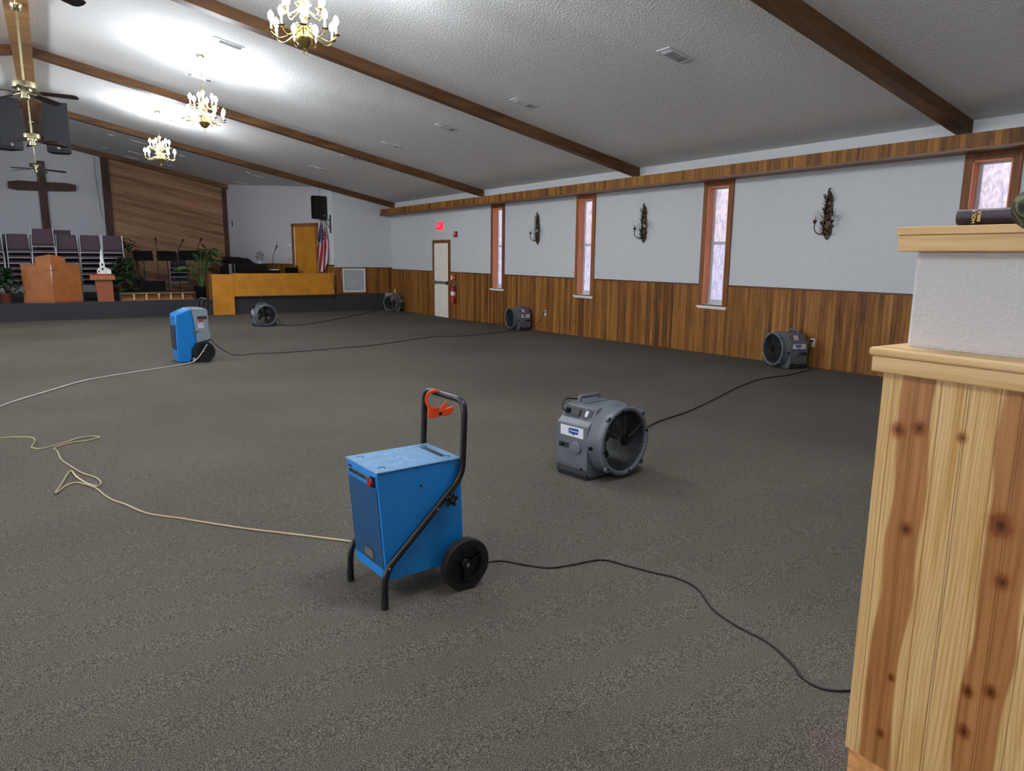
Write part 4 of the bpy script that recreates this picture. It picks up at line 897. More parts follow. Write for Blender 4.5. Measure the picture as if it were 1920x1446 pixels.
ceiling_fan((-.09, 17.75, 4.88), 1.03, 'brass ceiling fan hanging before the two big hanging speakers', .75, 'fanblade')
ceiling_fan((-.09, 23.0, 4.88), 1.08, 'smallest ceiling fan hanging just above the wooden cross', .35, 'fanblade')
# fan tip at the very top of the picture belongs to a nearer fan
ceiling_fan((-.09, 7.25, 4.88), 1.06, 'ceiling fan of which one dark blade tip shows at the top edge', -.25, 'fanblade')

# big hanging speakers
for x, a, l in ((.38, math.radians(-4), 'tall black speaker cabinet hanging from the ridge, right one of two'), (-.52, math.radians(24), 'tall black speaker cabinet hanging from the ridge, left one of two')):
    root = thing('hanging_speaker', l, 'speaker', (x, 18.7, 3.66), a, 'hanging speakers by the ridge beam')
    b = MB(); b.prism([(-.22, -.16), (.22, -.16), (.22, 0), (.14, .26), (-.14, .26), (-.22, 0)], 0, 1.02, 'z'); cb_ = b.build('cabinet', M['spk'], root, bevel=.008, smooth=False)
    b = MB(); b.box(-.185, .185, -.172, -.16, .04, .99); gr = b.build('grille', M['spk'], root, bevel=.004, smooth=False)
    b = MB(); b.lathe([(.032, 0), (.03, -.004), (0, -.005)], (0, -.172, .09), 'y', 20); b.build('badge', M['steel'], gr)
    b = MB(); sx = -1 if x > 0 else 1; b.cyl((sx * .1, .05, 1.02), (sx * .3, .12, 1.225), .006, n=8); b.cyl((sx * .05, .15, 1.02), (sx * .3, .2, 1.225), .006, n=8); each(b, 'hanging_cable', M['black'], root)
# cross
cr = thing('wooden_cross', 'tall dark wooden cross on the back wall behind the stacked chairs', 'cross', (0, 26.92, STG))
b = MB(); b.box(-.11, .11, -.06, .05, 0, 4.0); b.build('upright', M['post'], cr, bevel=.008, smooth=False)
b = MB(); b.prism([(-.87, 3.14), (-.87, 3.34), (-.62, 3.38), (.62, 3.38), (.89, 3.34), (.89, 3.16), (.62, 3.13), (-.62, 3.10)], -.10, -.03); b.build('crossbar', M['post'], cr, smooth=False)

# ------------------------------------------------------------------ stacked chairs
def make_chair():
    root = bpy.data.objects.new('stacking_chair', None); root.empty_display_size = .1; COL.objects.link(root)
    b = MB(); b.box(-.235, .235, -.23, .22, .40, .45); b.build('seat', M['purple'], root, bevel=.018, smooth=False)
    b = MB(); b.hexa([(-.225, .2, .47), (.225, .2, .47), (.225, .235, .47), (-.225, .235, .47), (-.215, .27, .86), (.215, .27, .86), (.215, .30, .86), (-.215, .30, .86)]); b.build('backrest', M['purple'], root, bevel=.01, smooth=False)
    b = MB()
    for s in (-1, 1): b.tube(fillet([(s * .248, -.21, .40), (s * .248, .21, .40), (s * .243, .29, .865)], .04, 3), .011, 6)
    b.cyl((-.245, -.225, .395), (.245, -.225, .395), .010, n=6); b.cyl((-.245, .2, .39), (.245, .2, .39), .009, n=6)
    b.build('frame', M['silver'], root)
    for s in (-1, 1):
        b = MB(); b.cyl((s * .25, -.215, .40), (s * .262, -.235, .0), .011, n=6); b.build('leg', M['silver'], root)
        b = MB(); b.cyl((s * .248, .21, .40), (s * .262, .27, .0), .011, n=6); b.build('leg', M['silver'], root)
    return root
CHAIR = make_chair(); used = [False]
ORD = ['top', 'second from top', 'third from top', 'fourth from top', 'fifth from top', 'sixth from top', 'seventh from top', 'bottom']
def stack(x, y, n, where, rz=0.0, grp='plum chairs stacked on the stage'):
    for k in range(n):
        if not used[0]: c = CHAIR; used[0] = True
        else: c = copy_tree(CHAIR)
        c.location = (x + .003 * k, y - .012 * k, STG + .142 * k); c.rotation_euler = (0, 0, rz)
        p = n - 1 - k; tagn = ORD[p] if k else 'bottom'
        tag(c, 'plum padded stacking chair, %s of %s' % (tagn, where), 'chair', grp)
stack(-.66, 22.45, 7, 'the front stack left of pulpit', .06)
stack(-.13, 22.40, 8, 'the tall front stack over pulpit', .03)
stack(.40, 22.5, 7, 'the front stack right of pulpit', -.02)
stack(.93, 22.4, 7, 'the front stack before small stand', -.03)
stack(1.44, 22.4, 7, 'the front stack by model church', -.05)
stack(-1.24, 22.4, 7, 'the stack cut by the left picture edge', .06)
stack(-.80, 23.2, 7, 'the rear stack farthest left', .05)
stack(-.20, 23.2, 7, 'the rear stack left of the cross', .03)
stack(.20 + .10, 23.3, 8, 'the rear stack right of the cross', -.02)
stack(.90, 23.25, 7, 'the rear stack behind the small stand', -.03)
stack(3.28, 24.0, 4, 'the short stack behind the music stands', -.1)

# ------------------------------------------------------------------ pulpit, side stand, model church
pu = thing('pulpit', 'wide oak pulpit with stepped wings and cut-out cross, front of stage', 'pulpit', (0, 21.62, STG))
b = MB(); b.prism([(-.32, -.22), (0, -.42), (.32, -.22), (.32, .1), (-.32, .1)], 0, 1.12, 'z')
b.add([(-.32, -.22, 1.12), (0, -.42, 1.20), (.32, -.22, 1.12), (.32, .1, 1.12), (-.32, .1, 1.12), (0, .1, 1.2)], [(0, 1, 5, 4), (1, 2, 3, 5), (3, 4, 5)]); b.add([(-.32, -.22, 1.12), (0, -.42, 1.12), (.32, -.22, 1.12), (0, -.42, 1.2)], [(0, 1, 3), (1, 2, 3)]); b.build('centre_desk', M['oakwood'], pu, smooth=False)
for s in (-1, 1):
    b = MB(); x0, x1 = (s * .32, s * .63); b.prism([(x0, -.22), (x1, -.05), (x1, .12), (x0, .12)], 0, .93, 'z'); b.build('wing', M['oakwood'], pu, smooth=False)
b = MB(); b.prism([(-.645, -.06), (-.33, -.24), (-.33, .13), (-.645, .13)], .93, .955, 'z'); b.prism([(.645, -.06), (.33, -.24), (.33, .13), (.645, .13)], .93, .955, 'z'); each(b, 'wing_top', M['oakwood'], pu, smooth=False)
b = MB(); b.prism([(-.64, -.065), (-.32, -.235), (0, -.435), (.32, -.235), (.64, -.065), (.64, .12), (-.64, .12)], 0, .05, 'z'); b.build('plinth', M['oak2'], pu, smooth=False)
b = MB(); b.add([(-.022, -.41, .86), (0, -.428, 1.0), (.022, -.41, .86), (0, -.428, .46), (0, -.40, .8)], [(0, 1, 3), (1, 2, 3), (0, 3, 4), (2, 1, 4), (3, 2, 4), (1, 0, 4)])
plab(b.build('cross_upright_inlay', M['labelpink'], pu, smooth=False), 'pale narrow diamond of the cross')
b = MB(); b.add([(-.14, -.338, .80), (-.14, -.338, .815), (0, -.43, .815), (0, -.43, .80), (.14, -.338, .80), (.14, -.338, .815)], [(0, 1, 2, 3), (3, 2, 5, 4)]); b.build('cross_arm_inlay', M['honey_dark'], pu, smooth=False)
sd = thing('side_stand', 'small oak pedestal table with wider top right of the pulpit', 'stand', (1.13, 21.62, STG))
b = MB(); b.hexa([(-.16, -.17, .0), (.2, -.17, 0), (.2, .2, 0), (-.16, .2, 0), (-.20, -.18, .56), (.2, -.18, .56), (.2, .2, .56), (-.2, .2, .56)]); b.build('pedestal', M['oak2'], sd, bevel=.004, smooth=False)
b = MB(); b.box(-.30, .26, -.27, .25, .56, .68); b.build('table_top', M['oakwood'], sd, bevel=.006, smooth=False)
b = MB(); b.box(-.17, .21, -.18, .21, 0, .03); b.build('plinth', M['oak2'], sd, smooth=False)
b = MB(); b.hexa([(-.27, -.25, 0), (.18, -.25, 0), (.22, .2, 0), (-.2, .2, 0), (-.22, -.23, .035), (.1, -.22, .02), (.15, .15, .03), (-.15, .18, .035)]); rc = b.build('altar_cloth', M['redcloth'], None, bevel=.01)
rc.location = (1.13, 21.62, STG + .68); tag(rc, 'crumpled red cloth lying on the small oak stand', 'cloth')
mc = thing('model_church', 'white model church with pointed steeple on the red cloth', 'model', (1.16, 21.62, STG + .71))
b = MB(); b.box(-.12, .1, -.06, .1, 0, .10); b.prism([(-.12, .10), (-.01, .16), (.10, .10)], -.06, .1); b.box(.05, .13, -.08, .0, 0, .08); b.build('nave', M['white'], mc, smooth=False); mc.scale = (1.25, 1.25, 1.22)
b = MB(); b.box(-.07, .02, -.12, -.03, 0, .24); b.box(-.055, .005, -.105, -.045, .24, .33); b.build('tower', M['white'], mc, smooth=False)
b = MB(); b.cyl((-.025, -.075, .33), (-.025, -.075, .54), .034, .002, n=8); b.build('spire', M['white'], mc, smooth=False)
b = MB()
for z in (.08, .17): b.box(-.04, -.01, -.122, -.12, z, z + .05)
for x in (-.1, .06): b.box(x, x + .02, -.062, -.06, .03, .07)
b.build('window', M['blackm'], mc, smooth=False)

# open pine step box
bx_ = thing('riser_box', 'long carpeted step with six open pine cubbies at the stage front', 'step', (1.46, 21.40, STG))
b = MB(); b.box(0, 1.86, -.02, .35, 0, .02); b.box(0, 1.86, -.02, .35, .2, .225); b.box(0, .04, -.02, .35, .02, .2); b.box(1.82, 1.86, -.02, .35, .02, .2); b.box(.04, 1.82, .33, .35, .02, .2); b.build('carpeted_shell', M['carpet_side'], bx_, smooth=False)
b = MB(); b.box(.04, 1.82, -.015, .3, .02, .03); b.box(.04, 1.82, .3, .33, .02, .2); b.box(.04, 1.82, -.022, -.012, .19, .202); b.box(.04, 1.82, -.022, -.012, .02, .032); b.build('pine_lining', M['crate'], bx_, smooth=False)
for k in range(5):
    b = MB(); x = .04 + (k + 1) * 1.78 / 6; b.box(x - .018, x + .018, -.022, .3, .03, .2); b.build('divider', M['pine'], bx_, smooth=False)
mo = thing('stage_monitor', 'black wedge stage monitor behind the pine step box', 'speaker', (2.31, 22.0, STG))
b = MB(); b.prism([(-.16, 0), (.2, 0), (.2, .16), (.1, .5), (-.05, .5)], -.33, .33, 'x'); b.build('cabinet', M['blackm'], mo, bevel=.01, smooth=False)
b = MB(); b.hexa([(-.3, -.165, .04), (.3, -.165, .04), (.3, -.15, .04), (-.3, -.15, .04), (-.27, -.07, .47), (.27, -.07, .47), (.27, -.055, .47), (-.27, -.055, .47)]); b.build('grille', M['blackm'], mo, smooth=False)

# music stands and microphones
def music_stand(x, y, h, l, a=0):
    r = thing('music_stand', l, 'music stand', (x, y, STG), a, 'black music stands on the stage')
    b = MB(); b.hexa([(-.25, -.04, h - .13), (.25, -.04, h - .13), (.25, -.02, h - .13), (-.25, -.02, h - .13), (-.25, .07, h + .14), (.25, .07, h + .14), (.25, .085, h + .14), (-.25, .085, h + .14)]); b.box(-.25, .25, -.09, -.03, h - .14, h - .125); b.build('desk', M['blackm'], r, smooth=False)
    b = MB(); b.cyl((0, 0, .1), (0, 0, h), .012, n=8); b.build('shaft', M['black'], r)
    for k in range(3):
        t = 2.1 * k; b = MB(); b.tube([(0, 0, .2), (.12 * math.cos(t), .12 * math.sin(t), .1), (.24 * math.cos(t), .24 * math.sin(t), .012)], .008, 6); b.build('leg', M['black'], r)
music_stand(2.25, 23.0, 1.18, 'black music stand farthest left, before the sloping boards', .1)
music_stand(2.86, 23.0, 1.18, 'black music stand second from left, before the sloping boards')
music_stand(3.42, 23.1, 1.2, 'black music stand third from left, beside the palm', -.1)
music_stand(3.85, 23.2, 1.18, 'black music stand mostly hidden behind the palm', -.1)
def mic_stand(x, y, h, l, boom=(.1, 0, .1)):
    r = thing('microphone_stand', l, 'microphone stand', (x, y, STG), 0)
    b = MB(); b.cyl((0, 0, .015), (0, 0, h), .009, n=8); b.build('shaft', M['black'], r)
    b = MB(); b.lathe([(.13, 0), (.13, .012), (.03, .03), (0, .03)], (0, 0, 0), 'z', 20); b.build('base', M['blackm'], r)
    e = Vector((0, 0, h)) + Vector(boom); b = MB(); b.tube([(0, 0, h - .02), e], .008, 6); d = Vector(boom).normalized(); b.cyl(e, e + d * .1, .012, .018, n=10); b.lathe([(0, -.028), (.02, -.018), (.026, 0), (.02, .018), (0, .028)], e + d * .12, 'z', 12); b.build('microphone', M['blackm'], r)
mic_stand(2.58, 22.85, 1.42, 'slim microphone stand left of the second music stand', (0, -.02, .12))
mic_stand(3.15, 22.9, 1.38, 'microphone stand with bent neck between second and third music stand', (.1, 0, .16))
mic_stand(3.68, 22.95, 1.4, 'microphone stand with bent neck before the palm', (.08, 0, .18))
mic_stand(4.08, 23.2, 1.3, 'microphone stand leaning left beside the palm top', (-.12, 0, .12))
mic_stand(5.78, 22.7, 1.2, 'microphone on a thin stand behind the piano', (.09, 0, .2))
mic_stand(7.02, 22.0, 1.45, 'black microphone stand in front of the brown stage door', (.0, 0, .2))
# guitar on a stand
gt = thing('guitar', 'dark guitar standing among the music stands', 'guitar', (2.12, 23.6, STG + .1), .1)
b = MB(); b.prism([(-.02, 0), (.16, .02), (.2, .14), (.14, .26), (.17, .36), (.12, .46), (-.08, .47), (-.14, .36), (-.11, .26), (-.18, .14), (-.14, .02)], -.05, .05); b.build('body', M['spk'], gt, bevel=.02)
b = MB(); b.box(-.03, .03, -.06, -.03, .4, .95); b.box(-.04, .04, -.06, -.03, .95, 1.08); b.build('neck', M['oak2'], gt)
b = MB(); b.tube([(-.15, -.1, -.1), (-.15, -.08, .05), (.15, -.08, .05), (.15, -.1, -.1)], .01, 6); b.build('stand', M['black'], gt)

# piano
pn = thing('piano', 'black piano with raised lids behind the honey-coloured partition', 'piano', (4.15, 22.3, STG))
b = MB(); b.prism([(0, 0), (1.35, 0), (1.45, .15), (1.45, 1.0), (.4, 1.3), (0, 1.2)], .62, .98, 'z'); b.build('case', M['blackgloss'], pn, bevel=.01, smooth=False)
b = MB(); b.hexa([(.35, .02, .985), (1.05, .02, .985), (1.05, .9, .985), (.35, .9, .985), (.18, .25, 1.17), (.62, .25, 1.17), (.62, .9, 1.17), (.18, .9, 1.17)]); b.build('lid', M['blackgloss'], pn, smooth=False)
b = MB(); b.hexa([(-.1, .1, .99), (.3, .1, .99), (.3, .8, .99), (-.1, .8, .99), (-.02, .4, 1.08), (.2, .4, 1.08), (.2, .8, 1.08), (-.02, .8, 1.08)]); b.build('front_lid', M['blackgloss'], pn, smooth=False)
b = MB(); b.hexa([(.78, .4, .98), (1.1, .4, .98), (1.1, .42, .98), (.78, .42, .98), (.66, .55, 1.14), (.92, .55, 1.14), (.92, .57, 1.14), (.66, .57, 1.14)]); b.build('music_desk', M['black'], pn, smooth=False)
b = MB(); b.box(1.35, 1.75, .1, .9, .62, .78); b.build('keybed', M['blackgloss'], pn, bevel=.006, smooth=False)
b = MB(); b.box(1.5, 1.74, .15, .85, .78, .80); b.build('keyboard', M['white'], pn, smooth=False)
for x, y in ((.1, .1), (1.3, .1), (.3, 1.1)):
    b = MB(); b.cyl((x, y, 0), (x, y, .63), .04, .055, n=12); b.build('leg', M['blackgloss'], pn)
b = MB(); b.box(.25, .34, -.01, 0, .65, .97); b.box(.4, .42, -.012, 0, .65, .97); each(b, 'chrome_strip', M['steel'], pn, smooth=False)
bn = thing('piano_chair', 'low black chair back at the right end of the piano', 'chair', (6.32, 22.5, STG))
b = MB(); b.box(-.2, .2, .1, .16, .62, .86); b.build('backrest', M['blackm'], bn, bevel=.02)
b = MB(); b.box(-.22, .22, -.25, .15, .42, .48); b.build('seat', M['blackm'], bn, bevel=.02)
for sx in (-1, 1):
    b = MB(); b.cyl((sx * .19, .13, 0), (sx * .19, .13, .7), .012, n=8); b.build('leg', M['black'], bn)
    b = MB(); b.cyl((sx * .19, -.22, 0), (sx * .19, -.22, .43), .012, n=8); b.build('leg', M['black'], bn)
df = thing('desk_fan', 'small silver cage desk fan standing on the black piano', 'fan', (5.33, 22.42, STG + .98), .3)
b = MB(); b.lathe([(.09, 0), (.09, .012), (.02, .03), (.012, .1), (0, .1)], (0, 0, 0), 'z', 20); b.build('base', M['white_dull'], df)
b = MB()
for i in range(6):
    r_ = .03 + .022 * i
    for s in (-1, 1): b.tube([(r_ * math.cos(t), s * (.045 * (1 - (r_ / .15) ** 2)), .22 + r_ * math.sin(t)) for t in [2 * math.pi * q / 20 for q in range(20)]], .0025, 5, True)
b.build('cage', M['chrome'], df)
b = MB(); b.lathe([(0, -.03), (.03, -.02), (.035, .06), (0, .08)], (0, 0, .22), 'y', 16); b.build('motor', M['white_dull'], df)
for k in range(4):
    b = MB(); a = 2 * math.pi * k / 4; b.add([(.03 * math.cos(a), -.01, .22 + .03 * math.sin(a)), (.12 * math.cos(a), -.02, .22 + .12 * math.sin(a)), (.12 * math.cos(a + .7), .01, .22 + .12 * math.sin(a + .7)), (.03 * math.cos(a + .9), .01, .22 + .03 * math.sin(a + .9))], [(0, 1, 2, 3)]); b.build('fan_blade', M['glass'] if False else M['steel'], df)

# plants
def leaf(b, p, d, L_, w_, droop=.5, seg=4):
    d = Vector(d).normalized(); s = d.cross(Vector((0, 0, 1)));
    if s.length < .01: s = Vector((1, 0, 0))
    s.normalize(); P = Vector(p); pts = []
    for i in range(seg + 1):
        t = i / seg; c = P + d * (L_ * t) - Vector((0, 0, droop * L_ * t * t)); ww = w_ * math.sin(math.pi * (.12 + .86 * t)) if i < seg else .001
        pts += [c - s * ww, c + s * ww]
    b.add(pts, [(2 * i, 2 * i + 1, 2 * i + 3, 2 * i + 2) for i in range(seg)])
def potted(name, x, y, z, h, spread, n, lw, ll, potm, label, seed, leafm='leafd', pot=True, ph=.25, pr=.14):
    rd = random.Random(seed); r = thing(name, label, 'plant', (x, y, z))
    b = MB(); b.lathe([(pr * .7, 0), (pr, ph * .9), (pr * 1.08, ph * .9), (pr * 1.08, ph), (pr * .9, ph), (pr * .88, ph - .03), (0, ph - .03)], (0, 0, 0), 'z', 24); b.build('pot', M[potm], r)
    b = MB(); f = MB()
    for k in range(n):
        a = rd.uniform(0, 6.283); t = rd.random(); hh = ph + (h - ph) * (t ** .7); rr_ = spread * (1 - .55 * t) * rd.uniform(.2, 1)
        tip = (rr_ * math.cos(a), rr_ * math.sin(a), hh)
        if k % 3 == 0: b.tube([(0, 0, ph - .03), (tip[0] * .5, tip[1] * .5, (ph + hh) / 2 + .04), tip], .005, 5)
        leaf(f, tip, (math.cos(a + rd.uniform(-.8, .8)), math.sin(a + rd.uniform(-.8, .8)), rd.uniform(-.1, .8)), ll * rd.uniform(.7, 1.2), lw, rd.uniform(.2, .7))
    b.build('stem', M['stem'], r); f.build('foliage', M[leafm], r); return r
potted('potted_plant', -.98, 21.42, STG, .86, .30, 230, .05, .17, 'potred', 'bushy green potted plant at the left edge of the pulpit', 1)
potted('potted_plant', 1.68, 21.98, STG, 1.12, .34, 320, .05, .18, 'blackm', 'bushy dark potted plant just right of the small oak stand', 2)
potted('potted_plant', 1.86, 23.4, STG, 1.66, .34, 190, .03, .36, 'blackm', 'dark feathery plant behind the rightmost chair stack', 4)
# palm with arching fronds
pa = thing('potted_palm', 'tall arching palm in a black pot left of the piano', 'plant', (3.58, 22.0, STG))
b = MB(); b.lathe([(.14, 0), (.2, .05), (.22, .3), (.235, .3), (.235, .34), (.2, .34), (.19, .3), (0, .3)], (0, 0, 0), 'z', 28); b.build('pot', M['blackm'], pa)
rd = random.Random(9)
for k in range(20):
    a = rd.uniform(0, 6.283) if k > 4 else (-.3 + .5 * k); R_ = rd.uniform(.28, .72); hh = rd.uniform(.75, 1.45)
    p0 = Vector((.04 * math.cos(a), .04 * math.sin(a), .3)); p3 = Vector((R_ * math.cos(a), R_ * math.sin(a), hh)); p1 = Vector((.08 * math.cos(a), .08 * math.sin(a), hh * .7)); p2 = Vector((R_ * .5 * math.cos(a), R_ * .5 * math.sin(a), hh * 1.12))
    P = [((1 - t) ** 3) * p0 + 3 * t * (1 - t) ** 2 * p1 + 3 * t * t * (1 - t) * p2 + t ** 3 * p3 for t in [i / 14 for i in range(15)]]
    b = MB(); b.tube(P, .005, 5)
    for i in range(4, 15):
        d = (P[min(i + 1, 14)] - P[i - 1]).normalized(); s = d.cross(Vector((0, 0, 1))); s = s.normalized() if s.length > .01 else Vector((1, 0, 0))
        for sg in (-1, 1): leaf(b, P[i], d * .8 + s * sg * .8 + Vector((0, 0, .1)), .26 * (1 - abs(i - 9) / 14), .022, .6, 3)
    b.build('frond', M['leafp'], pa)

# wall speaker, bracket, flag
sp = thing('wall_speaker', 'black loudspeaker on a steel wall bracket above the flag', 'speaker', (6.96, 21.62, 2.63), math.radians(14))
b = MB(); b.prism([(-.32, -.16), (.32, -.16), (.2, .16), (-.2, .16)], 0, .66, 'z'); b.build('cabinet', M['blackm'], sp, bevel=.015, smooth=False)
b = MB(); b.box(-.3, .3, -.172, -.16, .02, .64); g = b.build('grille', M['black'], sp, bevel=.004, smooth=False)
b = MB(); b.lathe([(.03, 0), (.028, -.004), (0, -.005)], (.04, -.172, .09), 'y', 18); b.build('badge', M['steel'], g)
b = MB(); b.tube([(0, .0, -.03), (.12, -.33, -.03)], .014, 6); b.cyl((0, 0, -.04), (0, 0, .0), .03); b.tube([(.12, -.34, .12), (.12, -.34, -.42)], .018, 6); b.tube([(.05, -.14, -.03), (.12, -.34, -.3)], .01, 6); b.build('bracket', M['black'], sp)
b = MB(); b.tube([(.05, .1, .62), (.08, .12, cz(7.1) - 2.63)], .004, 5); b.build('cable', M['black'], sp)
M['honey_mid'] = plain('honey_casing', (150, 94, 36), .4, vary=.12)
d1.data.materials[0] = M['honey_mid']
fg = thing('american_flag', 'United States flag with gold fringe hanging on its pole under the wall speaker', 'flag', (6.93, 21.5, STG))
b = MB(); b.cyl((0, 0, 0), (0, 0, 2.36), .013, n=10); b.build('pole', M['oakwood'], fg)
b = MB(); b.lathe([(.13, 0), (.13, .03), (.04, .08), (0, .08)], (0, 0, 0), 'z', 20); b.build('stand', M['brass'], fg)
b = MB(); b.lathe([(0, 2.34), (.02, 2.36), (.026, 2.39), (.01, 2.42), (0, 2.47)], (0, 0, 0), 'z', 12); b.build('finial', M['brass'], fg)
# draped cloth: hoist tied at the pole top, folds hang down
NU, NV = 40, 60; vs = []; cols = []
zt, zbm = 2.24, .74
for j in range(NV + 1):
    v_ = j / NV; z = zt + (zbm - zt) * v_
    half = .04 + .25 * min(1, v_ * 1.6) ** .8
    for i in range(NU + 1):
        u_ = i / NU; x = -.06 * min(1, v_ * 3) + (u_ - .3) * 2 * half * .62; y = -.035 - .03 * math.sin(u_ * 14 + v_ * 2) * min(1, v_ * 3) - .02
        zz = z
        if u_ > .62: zz = zt + (zbm + .55 * (u_ - .62) / .38 - zt) * v_
        vs.append((x, y, zz))
fs = []; fc = []
for j in range(NV):
    for i in range(NU):
        fs.append((j * (NU + 1) + i, j * (NU + 1) + i + 1, (j + 1) * (NU + 1) + i + 1, (j + 1) * (NU + 1) + i))
        u_ = (i + .5) / NU; v_ = (j + .5) / NV
        s_ = u_ + .55 * v_ - .1
        if v_ > .975 or (u_ > .975 and v_ > .5): c_ = lin((214, 160, 60))
        elif v_ < .40 and u_ < .85: 
            c_ = lin((28, 34, 74)); pu_, pv_ = (u_ * 5 + (int(v_ * 26) % 2) * .5) % 1, (v_ * 26) % 1
            if abs(pu_ - .5) < .17 and abs(pv_ - .5) < .3: c_ = lin((230, 230, 235))
        else: c_ = lin((150, 24, 44)) if int(s_ * 5.5) % 2 else lin((216, 206, 208))
        fc.append(c_)
b = MB(); b.add(vs, fs); fo = b.build('cloth', M['flag'], fg); me = fo.data
ca = me.color_attributes.new('dye', 'FLOAT_COLOR', 'CORNER')
for p in me.polygons:
    for li in p.loop_indices: ca.data[li].color = fc[p.index]
md = fo.modifiers.new('s', 'SOLIDIFY'); md.thickness = .003

# return-air grille
vg = thing('return_air_grille', 'large square white return grille in the wainscot by the stage', 'vent', (7.82, 21.22, .805))
b = MB(); h = .36
b.box(-h, h, -.02, 0, -h, -h + .045); b.box(-h, h, -.02, 0, h - .045, h); b.box(-h, -h + .045, -.02, 0, -h + .045, h - .045); b.box(h - .045, h, -.02, 0, -h + .045, h - .045); b.build('frame', M['white'], vg, bevel=.003, smooth=False)
b = MB(); b.box(-h + .045, h - .045, -.003, 0, -h + .045, h - .045)
for k in range(20):
    z = -h + .055 + k * (2 * h - .1) / 20; b.hexa([(-h + .045, -.004, z), (h - .045, -.004, z), (h - .045, -.002, z + .004), (-h + .045, -.002, z + .004), (-h + .045, -.014, z + .018), (h - .045, -.014, z + .018), (h - .045, -.012, z + .022), (-h + .045, -.012, z + .022)])
b.build('louver_set', M['white_dull'], vg, smooth=False)

# ------------------------------------------------------------------ wall fittings on the right wall
ex = thing('exit_sign', 'red lit EXIT sign on the wall above the white door', 'sign', (W, 17.86, 2.28))
b = MB(); b.box(-.05, 0, -.15, .15, 0, .19); b.build('housing', M['white'], ex, bevel=.006, smooth=False)
b = MB(); b.box(-.054, -.05, -.13, .13, .02, .17); b.build('face', plain('exit_face', (236, 90, 110), .4), ex, smooth=False)
M['exit_face'] = emis('exit_face_glow', (255, 30, 50), .38); ex.children[1].data.materials[0] = M['exit_face']
t = text('EXIT', .15, M['exit_red'], ex, (0, 0, 0), (0, 0, 0), 'lettering', .001); t.matrix_basis = Matrix.Translation((-.056, 0, .095)) @ Matrix(((0, 0, -1, 0), (-1, 0, 0, 0), (0, 1, 0, 0), (0, 0, 0, 1)))
fs_ = thing('fire_alarm_strobe', 'small red fire alarm strobe on the wall above the extinguisher', 'alarm', (W, 16.93, 2.10))
b = MB(); b.box(-.05, 0, -.06, .06, -.04, .11); b.build('housing', M['red'], fs_, bevel=.008, smooth=False)
b = MB(); b.prism([(-.05, .0), (-.09, .01), (-.09, .06), (-.05, .07)], -.03, .03) ; b.build('strobe_lens', M['white_dull'], fs_, smooth=False)
b = MB(); b.lathe([(0, -.1), (.03, -.09), (.04, -.05)], (0, 0, .0), 'x', 14); b.build('horn', M['red'], fs_)
ps = thing('fire_pull_station', 'red pull station just below the chair rail beside the exit door', 'alarm', (W - .02, 16.98, 1.0))
b = MB(); b.box(-.04, 0, -.06, .06, -.06, .06); b.build('housing', M['red'], ps, bevel=.006, smooth=False)
b = MB(); b.box(-.048, -.04, -.045, .045, -.01, .012); b.build('pull_bar', M['white'], ps, smooth=False)
swp = thing('light_switch', 'white light switch plate right beside the exit door frame', 'switch', (W - .02, 17.18, 1.0))
b = MB(); b.box(-.006, 0, -.04, .04, -.06, .06); b.build('plate', M['outlet'], swp, bevel=.002, smooth=False)
b = MB(); b.box(-.014, -.006, -.006, .006, -.012, .014); b.build('toggle', M['outlet'], swp, smooth=False)
fe = thing('fire_extinguisher', 'red fire extinguisher hanging on the wainscot by the exit door', 'fire extinguisher', (W - .10, 16.95, .33))
b = MB(); b.lathe([(.055, 0), (.065, .012), (.065, .36), (.055, .40), (.03, .425), (.022, .43), (.022, .45), (0, .45)], (0, 0, 0), 'z', 28); b.build('cylinder', M['red'], fe)
b = MB(); b.lathe([(.0655, .2), (.0662, .201), (.0662, .305), (.0655, .306)], (0, 0, 0), 'z', 28); b.f = [q for q in b.f if len(q) == 4]; b.m = [0] * len(b.f); b.build('instruction_label', M['label'], fe)
b = MB(); b.cyl((0, 0, .44), (0, 0, .49), .02); b.hexa([(-.01, -.1, .485), (.01, -.1, .485), (.01, .04, .485), (-.01, .04, .485), (-.01, -.11, .5), (.01, -.11, .5), (.01, .04, .5), (-.01, .04, .5)]); b.hexa([(-.01, -.09, .455), (.01, -.09, .455), (.01, .02, .47), (-.01, .02, .47), (-.01, -.09, .465), (.01, -.09, .465), (.01, .02, .48), (-.01, .02, .48)]); b.build('valve_lever', M['steel'], fe)
b = MB(); b.tube(smooth_path([(0, .02, .47), (-.02, .08, .46), (-.03, .10, .36), (-.02, .085, .22), (-.01, .075, .15)]), .009, 8); b.build('hose', M['black'], fe)
b = MB(); b.box(.045, .08, -.03, .03, .15, .45); b.build('wall_bracket', M['steel'], fe)
def outlet(y, z, label, plug=True):
    r = thing('wall_outlet', label, 'outlet', (W - .02, y, z))
    b = MB(); b.box(-.006, 0, -.037, .037, -.06, .06); b.build('cover_plate', M['outlet'], r, bevel=.002, smooth=False)
    for s in (-1, 1):
        b = MB(); b.cyl((-.006, 0, s * .025), (-.009, 0, s * .025), .017, n=16); rc = b.build('receptacle', M['outlet'], r)
        b = MB(); b.box(-.0095, -.0088, -.008, -.005, s * .025 - .006, s * .025 + .006); b.box(-.0095, -.0088, .005, .008, s * .025 - .006, s * .025 + .006); b.build('slot', M['blackm'], rc, smooth=False)
    if plug:
        b = MB(); b.cyl((-.009, 0, .025), (-.045, 0, .022), .017, .012, n=14)
        o_ = tag(b.build('power_plug', M['cordblk']), 'black power plug in ' + label, 'plug'); o_.location = (W - .02, y, z)
outlet(12.80, .355, 'the white outlet between the third air mover and second window')
outlet(6.19, .40, 'the white outlet beside the air mover near the half wall')
